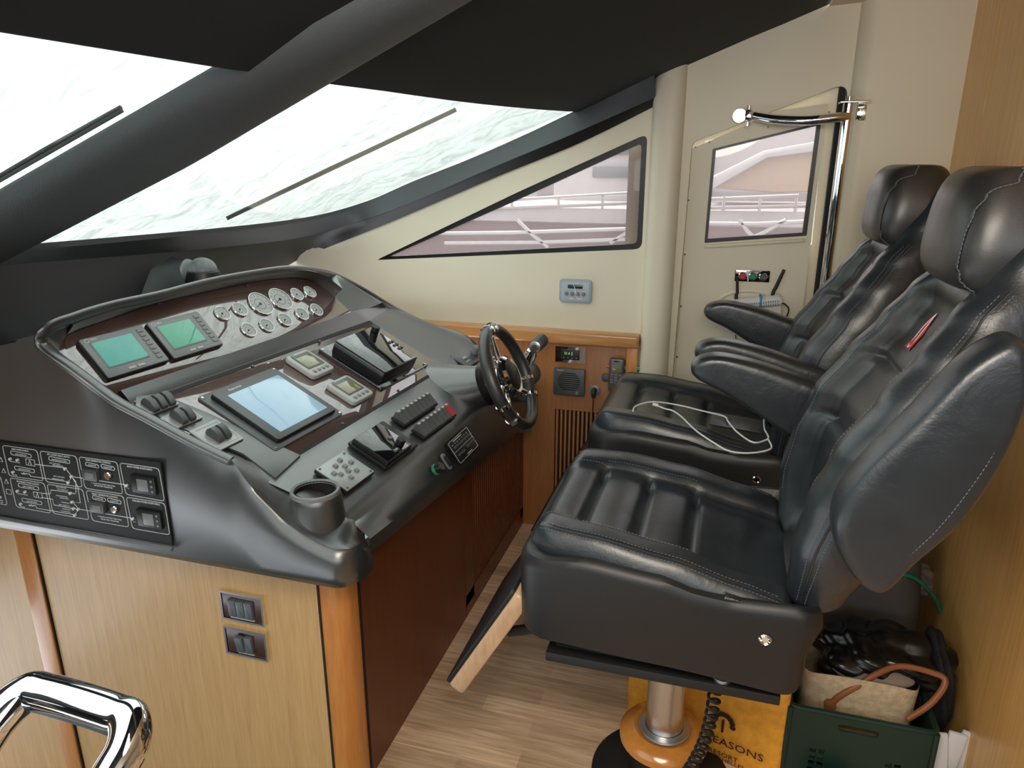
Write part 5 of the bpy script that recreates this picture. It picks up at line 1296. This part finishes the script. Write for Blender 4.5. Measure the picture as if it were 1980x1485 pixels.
    b = MB(); b.rbox((0, 0, .024), (L+.045, .455, .010), .02, .003, m=fm); b.build('footrest_tread', 'matblk', t)
    for y_ in (-.15, .15): b = MB(); b.tube([(-.36, y_, .46), (-.2, y_, .515)], .012, 10); b.build('footrest_bracket', 'matblk', t)
    # spiral cable under the seat
    if folded == 1:
        b = MB(); pts = []
        c0, c1 = Vector((.105, -.20, .49)), Vector((.050, -.10, .10))
        for k in range(240):
            s = k/239; c = c0.lerp(c1, s)+Vector((.02*math.sin(s*3), 0, -.01*math.sin(PI*s))); a = 2*PI*15*s; pts.append(c+Vector((.012*math.cos(a), .012*math.sin(a), 0)))
        b.tube(pts, .0036, 7); b.build('coiled_cable', 'rubber', t)
    return t
chair(1.52, 'nearest black leather helm chair, its near armrest folded up beside the backrest', 1, 1)
chair(2.262, 'farther black leather helm chair, both armrests down, a white cord on its seat', 0, 0)
# white cord and black wallet on the far chair
cz = .772
def fc(q, z=None): return onz(q, z or cz)
t = tag(MB().box(fc((1425, 818), .765), (.150, .105, .010), .003, rot=R(-3, 'Z') @ R(4, 'Y')).build('tablet_sleeve', 'leather2'), 'thin black folder lying at the back of the farther chair seat under the white cord', 'folder')
b = MB(); zz = .800
pts = [fc(q, z) for q, z in (((1224, 795), .79), ((1230, 785), .793), ((1262, 777), .795), ((1310, 783), .785), ((1360, 795), .782), ((1400, 805), .780), ((1408, 815), .78), ((1425, 835), .775), ((1455, 855), .775), ((1478, 852), .775), ((1486, 845), .78), ((1478, 828), .785), ((1478, 803), .785))]
b.tube(smoothpath(pts, 6), .0024, 8)
pts = [fc(q, z) for q, z in (((1268, 783), .79), ((1285, 790), .785), ((1300, 794), .782), ((1318, 806), .782), ((1345, 832), .785), ((1380, 856), .775), ((1410, 872), .765), ((1450, 876), .765), ((1490, 868), .77), ((1486, 850), .778))]
b.tube(smoothpath(pts, 6), .0024, 8); b.tube([pts[0]+Vector((-.010, 0, .002)), pts[0], pts[0]+Vector((.008, -.002, -.001))], .0052, 10)
tag(b.build('charging_cord', 'cable'), 'white cord looped across the seat of the farther helm chair', 'cord')

# ================================================================== THINGS ON THE FLOOR BEHIND THE CHAIRS
# yellow jute bag
yb = 1.655
t = thing('jute_bag', 'mustard yellow jute shopping bag with dark lettering, standing behind the chair post', 'bag', (.03, yb+.07, 0))
P = []
for i in range(15):
    z = .36*i/14; row = []
    for k in range(40):
        a = 2*PI*k/40; hx = .205; hy = .07*(1-.25*i/14)
        X = .030+hx*sgn(math.cos(a))*abs(math.cos(a))**.25; Y = yb+.07+hy*sgn(math.sin(a))*abs(math.sin(a))**.35+.003*math.sin(9*X*6+z*20)-.28*(X+.05)
        row.append((X, Y, z))
    P.append(row)
b = MB(); b.grid(P, closed_v=True); b.build('bag_body', 'jute', t, world=True)
BF = T(-.05, yb-.004, 0) @ R(-15.6, 'Z') @ WF(0)
def c(q):
    n_ = BF.to_3x3() @ Vector((0, 0, 1)); p = onp(q, BF.translation, n_); p = BF.inverted() @ p; return (p.x, p.y)
b = MB()
b = None
for s_, z_, q_ in (('SEASONS', .031, (1420, 1444)), ('RESORT', .019, (1398, 1459)), ('SEYCHELLES', .016, (1402, 1470))):
    b = MB(); b.text(s_, z_, BF @ T(*c(q_), .002), sx=1.15); b.build('lettering', 'dkprint', t, world=True, ang=30)
b = MB(); cc_ = c((1398, 1400))
for k in range(9):
    a = PI*k/8; b.sph((cc_[0]+.025*math.cos(a), cc_[1]+.03*math.sin(a), .001), .008, (1, 1, .15), m=BF, u=8, v=6)
b.box((cc_[0], cc_[1]-.005, .002), (.006, .04, .001), m=BF); b.build('tree_emblem', 'dkprint', t, world=True)
# green crate
cx0, cx1, cy0, cy1, ch = .236, .556, 1.605, 1.93, .222
t = thing('crate', 'dark green plastic crate with a handle slot, on the floor behind the nearest chair', 'crate', ((cx0+cx1)/2, (cy0+cy1)/2, 0))
W_ = cx1-cx0
b = plate([(cx0, 0), (cx1, 0), (cx1, ch), (cx0, ch)], [fillet([(cx0+.11, ch-.045), (cx0+.20, ch-.045), (cx0+.20, ch-.025), (cx0+.11, ch-.025)], .009, 4)]+[[(cx0+x, .02+z), (cx0+x+.014, .02+z), (cx0+x+.014, .034+z), (cx0+x, .034+z)] for x in (.055, .075, .225, .245) for z in (0, .02, .04, .06, .08)], -.004, .004, WF(cy0)); b.build('front_side', 'crate', t, world=True)
b = MB(); b.box(((cx0+cx1)/2, cy1, ch/2), (W_, .006, ch)); b.box((cx0, (cy0+cy1)/2, ch/2), (.006, cy1-cy0, ch)); b.box((cx1, (cy0+cy1)/2, ch/2), (.006, cy1-cy0, ch)); b.box(((cx0+cx1)/2, (cy0+cy1)/2, .004), (W_, cy1-cy0, .006)); b.build('other_sides', 'crate', t, world=True)
b = MB(); b.tube(fillet3(W_/2+.002, (cy1-cy0)/2+.002, .02, ch), .007, 8, True, m=T((cx0+cx1)/2, (cy0+cy1)/2, 0)); b.build('rim', 'crate', t, world=True)
for x_ in (cx0-.002, cx1): b = MB(); b.tube([(x_, cy0-.004, 0), (x_, cy0-.004, ch)], .007, 8); b.build('corner_rib', 'crate', t, world=True)
# straw basket bag inside the crate
t = thing('straw_bag', 'pale woven straw bag with tan leather handles sitting in the green crate', 'bag', (.42, 1.78, .01))
P = []
for i in range(10):
    z = .02+.258*i/9; P.append([(.400+(.125+.012*i/9)*sgn(math.cos(a))*abs(math.cos(a))**.4, 1.76+.095*sgn(math.sin(a))*abs(math.sin(a))**.5, z+.008*math.sin(3*a)) for a in [2*PI*k/36 for k in range(36)]])
b = MB(); b.grid(P, closed_v=True); b.build('basket', 'straw', t, world=True)
b = MB(); b.sph((.43, 1.75, .262), .095, (1.05, .8, .28)); b.sph((.47, 1.73, .272), .06, (1, .8, .35)); b.build('cloth_lining', 'cloth', t, world=True)
b = MB(); V = Vector
for x in (.33,):
    pts = smoothpath([ony((1605, 1363), 1.66), ony((1625, 1345), 1.66), ony((1660, 1325), 1.67), ony((1695, 1303), 1.69), ony((1740, 1288), 1.71), ony((1800, 1300), 1.70), ony((1828, 1318), 1.68), ony((1800, 1360), 1.66), ony((1755, 1390), 1.65)], 5)
    b.tube(pts, .0075, 10)
    b.cyl(tuple(pts[0]), .014, .014, 14, rot=R(90, 'X'))
b.build('handle', 'tan', t, world=True)
# crumpled transparent bag at the front of the crate
def blob(c, r, seed, amp=.25, k=5, sq_=1, u=36, v=24, fold=0):
    rnd = random.Random(seed); ph = [rnd.uniform(0, 6) for _ in range(12)]; b = MB(); P = []
    for i in range(v+1):
        th = PI*i/v; row = []
        for j in range(u):
            a = 2*PI*j/u; d = Vector((math.sin(th)*math.cos(a), math.sin(th)*math.sin(a), math.cos(th)))
            f = 1+amp*(.5*math.sin(k*d.x+ph[0])*math.sin(k*d.y+ph[1])+.35*abs(math.sin(k*1.7*d.z+ph[2]+2*d.x))+.25*math.sin(2.3*k*d.y+ph[3]+3*d.z)-.2)
            if fold: f += fold*abs(math.sin(k*2.1*d.x+1.3*k*d.z+ph[4]))*(.6+.4*math.sin(k*d.y+ph[5]))
            row.append((c[0]+r[0]*d.x*f, c[1]+r[1]*d.y*f, c[2]+r[2]*d.z*f))
        P.append(row)
    b.grid(P, closed_v=True); return b
q = ony((1590, 1500), 1.56); tag(blob((q.x+.02, 1.560, .03), (.055, .03, .040), 3, .3, 7).build('clear_plastic_bag', 'foil'), 'crumpled clear plastic bag in front of the green crate', 'bag')
# big dark duffel bag against the bulkhead
t = thing('duffel_bag', 'large dark brown nylon bag leaning on the wooden bulkhead behind the crate', 'bag', (.46, 2.1, 0))
P = []
for i in range(25):
    s = i/24; z = .60*s; row = []
    hx = .205*(1-.55*s**1.6); xc = .415+.06*s; hy = .16*(1-.45*s**2)
    for k in range(48):
        a = 2*PI*k/48; row.append((xc+hx*sgn(math.cos(a))*abs(math.cos(a))**.6, 2.13+hy*sgn(math.sin(a))*abs(math.sin(a))**.7+.01*math.sin(7*z+3*a), z))
    P.append(row)
P.append([(.455+.02*math.cos(2*PI*k/48), 2.13+.02*math.sin(2*PI*k/48), .612) for k in range(48)])
b = MB(); b.grid(P, closed_v=True); b.build('bag_body', 'nylon', t, world=True)
b = MB(); b.tube(smoothpath([ony(q, 2.0) for q in ((1738, 1108), (1765, 1115), (1790, 1135), (1810, 1160), (1818, 1185))], 5), .012, 8, sc=(.35, 1)); b.build('green_strap', 'gstrap', t, world=True, label='green webbing strap')
tag(blob(tuple(ony((1765, 1118), 2.14)), (.06, .06, .05), 8, .3, 6).build('grey_cloth', 'cloth'), 'bunched pale grey cloth on top of the dark bag by the bulkhead', 'cloth')
# black bin liner
q = ony((1700, 1255), 1.86); bb = blob((ony((1705, 1285), 1.80).x, 1.80, ony((1705, 1275), 1.80).z+.005), (.165, .10, .075), 5, .22, 3, u=90, v=60, fold=.22)
tag(bb.build('bin_liner', 'bin', ang=25), 'shiny creased black plastic bag lying over the straw bag and green crate', 'bag')
bb = blob((.590, 1.83, .19), (.045, .12, .15), 9, .2, 3, u=70, v=44, fold=.12); tag(bb.build('black_sack', 'bblack', ang=25), 'dull black sack squeezed between the green crate and the wooden bulkhead', 'bag')
b = MB(); q = ony((1845, 1445), 1.62)
for k, (dx, rz_) in enumerate(((0, -8), (.020, 6), (.038, 14))):
    b.add_ = None; b.box((q.x+dx-.02, 1.63+k*.012, .10), (.040, .012, .21), .004, rot=R(rz_, 'Y'))
t = tag(b.build('striped_fabric', 'bwhite'), 'folded white fabric with a black pattern at the lower right against the bulkhead', 'fabric')
b = MB(); b.tube(smoothpath([(q.x-.02, 1.612, .05), (q.x-.005, 1.612, .09), (q.x+.02, 1.62, .10), (q.x+.03, 1.63, .06)], 5), .008, 8); b.build('pattern', 'bblack', t, world=True)

# ================================================================== OUTSIDE THE SIDE WINDOWS
b = MB(); b.box((0, 22, -1.6), (60, 36, .2)); b.build('harbour_water', 'water', kind=st)
YO = 5.2
def oq(q, y=YO): p = ony(q, y); return (p.x, p.z)
t = thing('moored_yacht', 'moored motor yacht with a tan canvas cover, seen through the side windows', 'yacht', (0, 6.2, -1.4))
za, zb2 = oq((1100, 402))[1], oq((1100, 432))[1]
P = []
for i in range(24):
    s = i/23; x = -6+11*s; w = 1.3*math.sin(PI*min(1, .12+s*.88))**.5
    P.append([(x, YO+1.5+w, -1.5), (x, YO+1.5-w*.7, -1.5), (x, YO+1.4-w, -.2), (x, YO+1.3-w, zb2)])
b = MB(); b.grid(P); b.build('hull', 'hullb', t, world=True)
b = MB(); b.grid([[p[3], (p[3][0], p[3][1]-.03, zb2+.01), (p[3][0], p[3][1]-.03, za), (p[3][0], p[3][1]+.1, za+.02), (p[3][0], YO+2.5, za+.03)] for p in P]); b.build('gunwale', 'hull', t, world=True)
b = MB()
for q0, q1 in (((760, 452), (1235, 442)), ((860, 470), (1235, 462)), ((1370, 432), (1560, 428)), ((1000, 425), (1060, 478)), ((1180, 470), (1236, 430)), ((1430, 425), (1460, 462)), ((1520, 425), (1440, 466))):
    a, c = ony(q0, YO-.1), ony(q1, YO-.1); b = MB(); b.tube([a, a.lerp(c, .5)+Vector((0, 0, -.01)), c], .014, 6); b.build('mooring_rope', 'hull', t, world=True)
b = MB(); cv = [oq(q) for q in ((1372, 366), (1485, 300), (1640, 276), (1640, 372), (1500, 376))]; b.prism(cv, -.4, 0, .02, WF(YO+.25)); b.build('canvas_cover', 'tanc', t, world=True)
b = MB(); cv = [oq(q) for q in ((1355, 352), (1480, 290), (1640, 262), (1640, 284), (1485, 305), (1372, 370))]; b.prism(cv, -.1, .05, .02, WF(YO+.22)); b.build('coaming', 'hull', t, world=True)
for q0, q1 in (((780, 398), (1240, 372)), ((830, 408), (1240, 392)), ((1370, 385), (1545, 378)), ((1370, 402), (1560, 398))):
    a, c = ony(q0, YO-.05), ony(q1, YO-.05); b = MB(); b.tube([a, c], .012, 6); b.build('guard_rail', 'steel', t, world=True)
for qx in (900, 990, 1080, 1165, 1225, 1400, 1470, 1540):
    a = ony((qx, 385), YO-.05); b = MB(); b.tube([(a.x, a.y, za), (a.x, a.y, a.z+.02)], .010, 6); b.build('stanchion', 'steel', t, world=True)
b = MB(); b.box((oq((1210, 340), 6)[0], 6.2, 1.45), (1.1, .8, .7), .05); b.box((oq((1500, 300), 6)[0], 6.6, 1.55), (2.4, 1, 1.1), .08); b.box((-3.6, 6.6, 1.3), (4.0, 1, .35), .05); b.build('deckhouse', 'hull', t, world=True)
b = MB(); b.box((oq((1205, 315), 6)[0], 5.78, 1.60), (.35, .02, .10), .01); b.box((oq((1215, 345), 6)[0], 5.78, 1.42), (.5, .02, .08), .01); b.build('deckhouse_window', 'mgrey', t, world=True)
b = MB(); b.box((0, 16, .6), (60, .6, 3.8)); tag(b.build('quay_wall', 'quay'), 'pale quay wall behind the moored yacht outside the windows', 'wall')
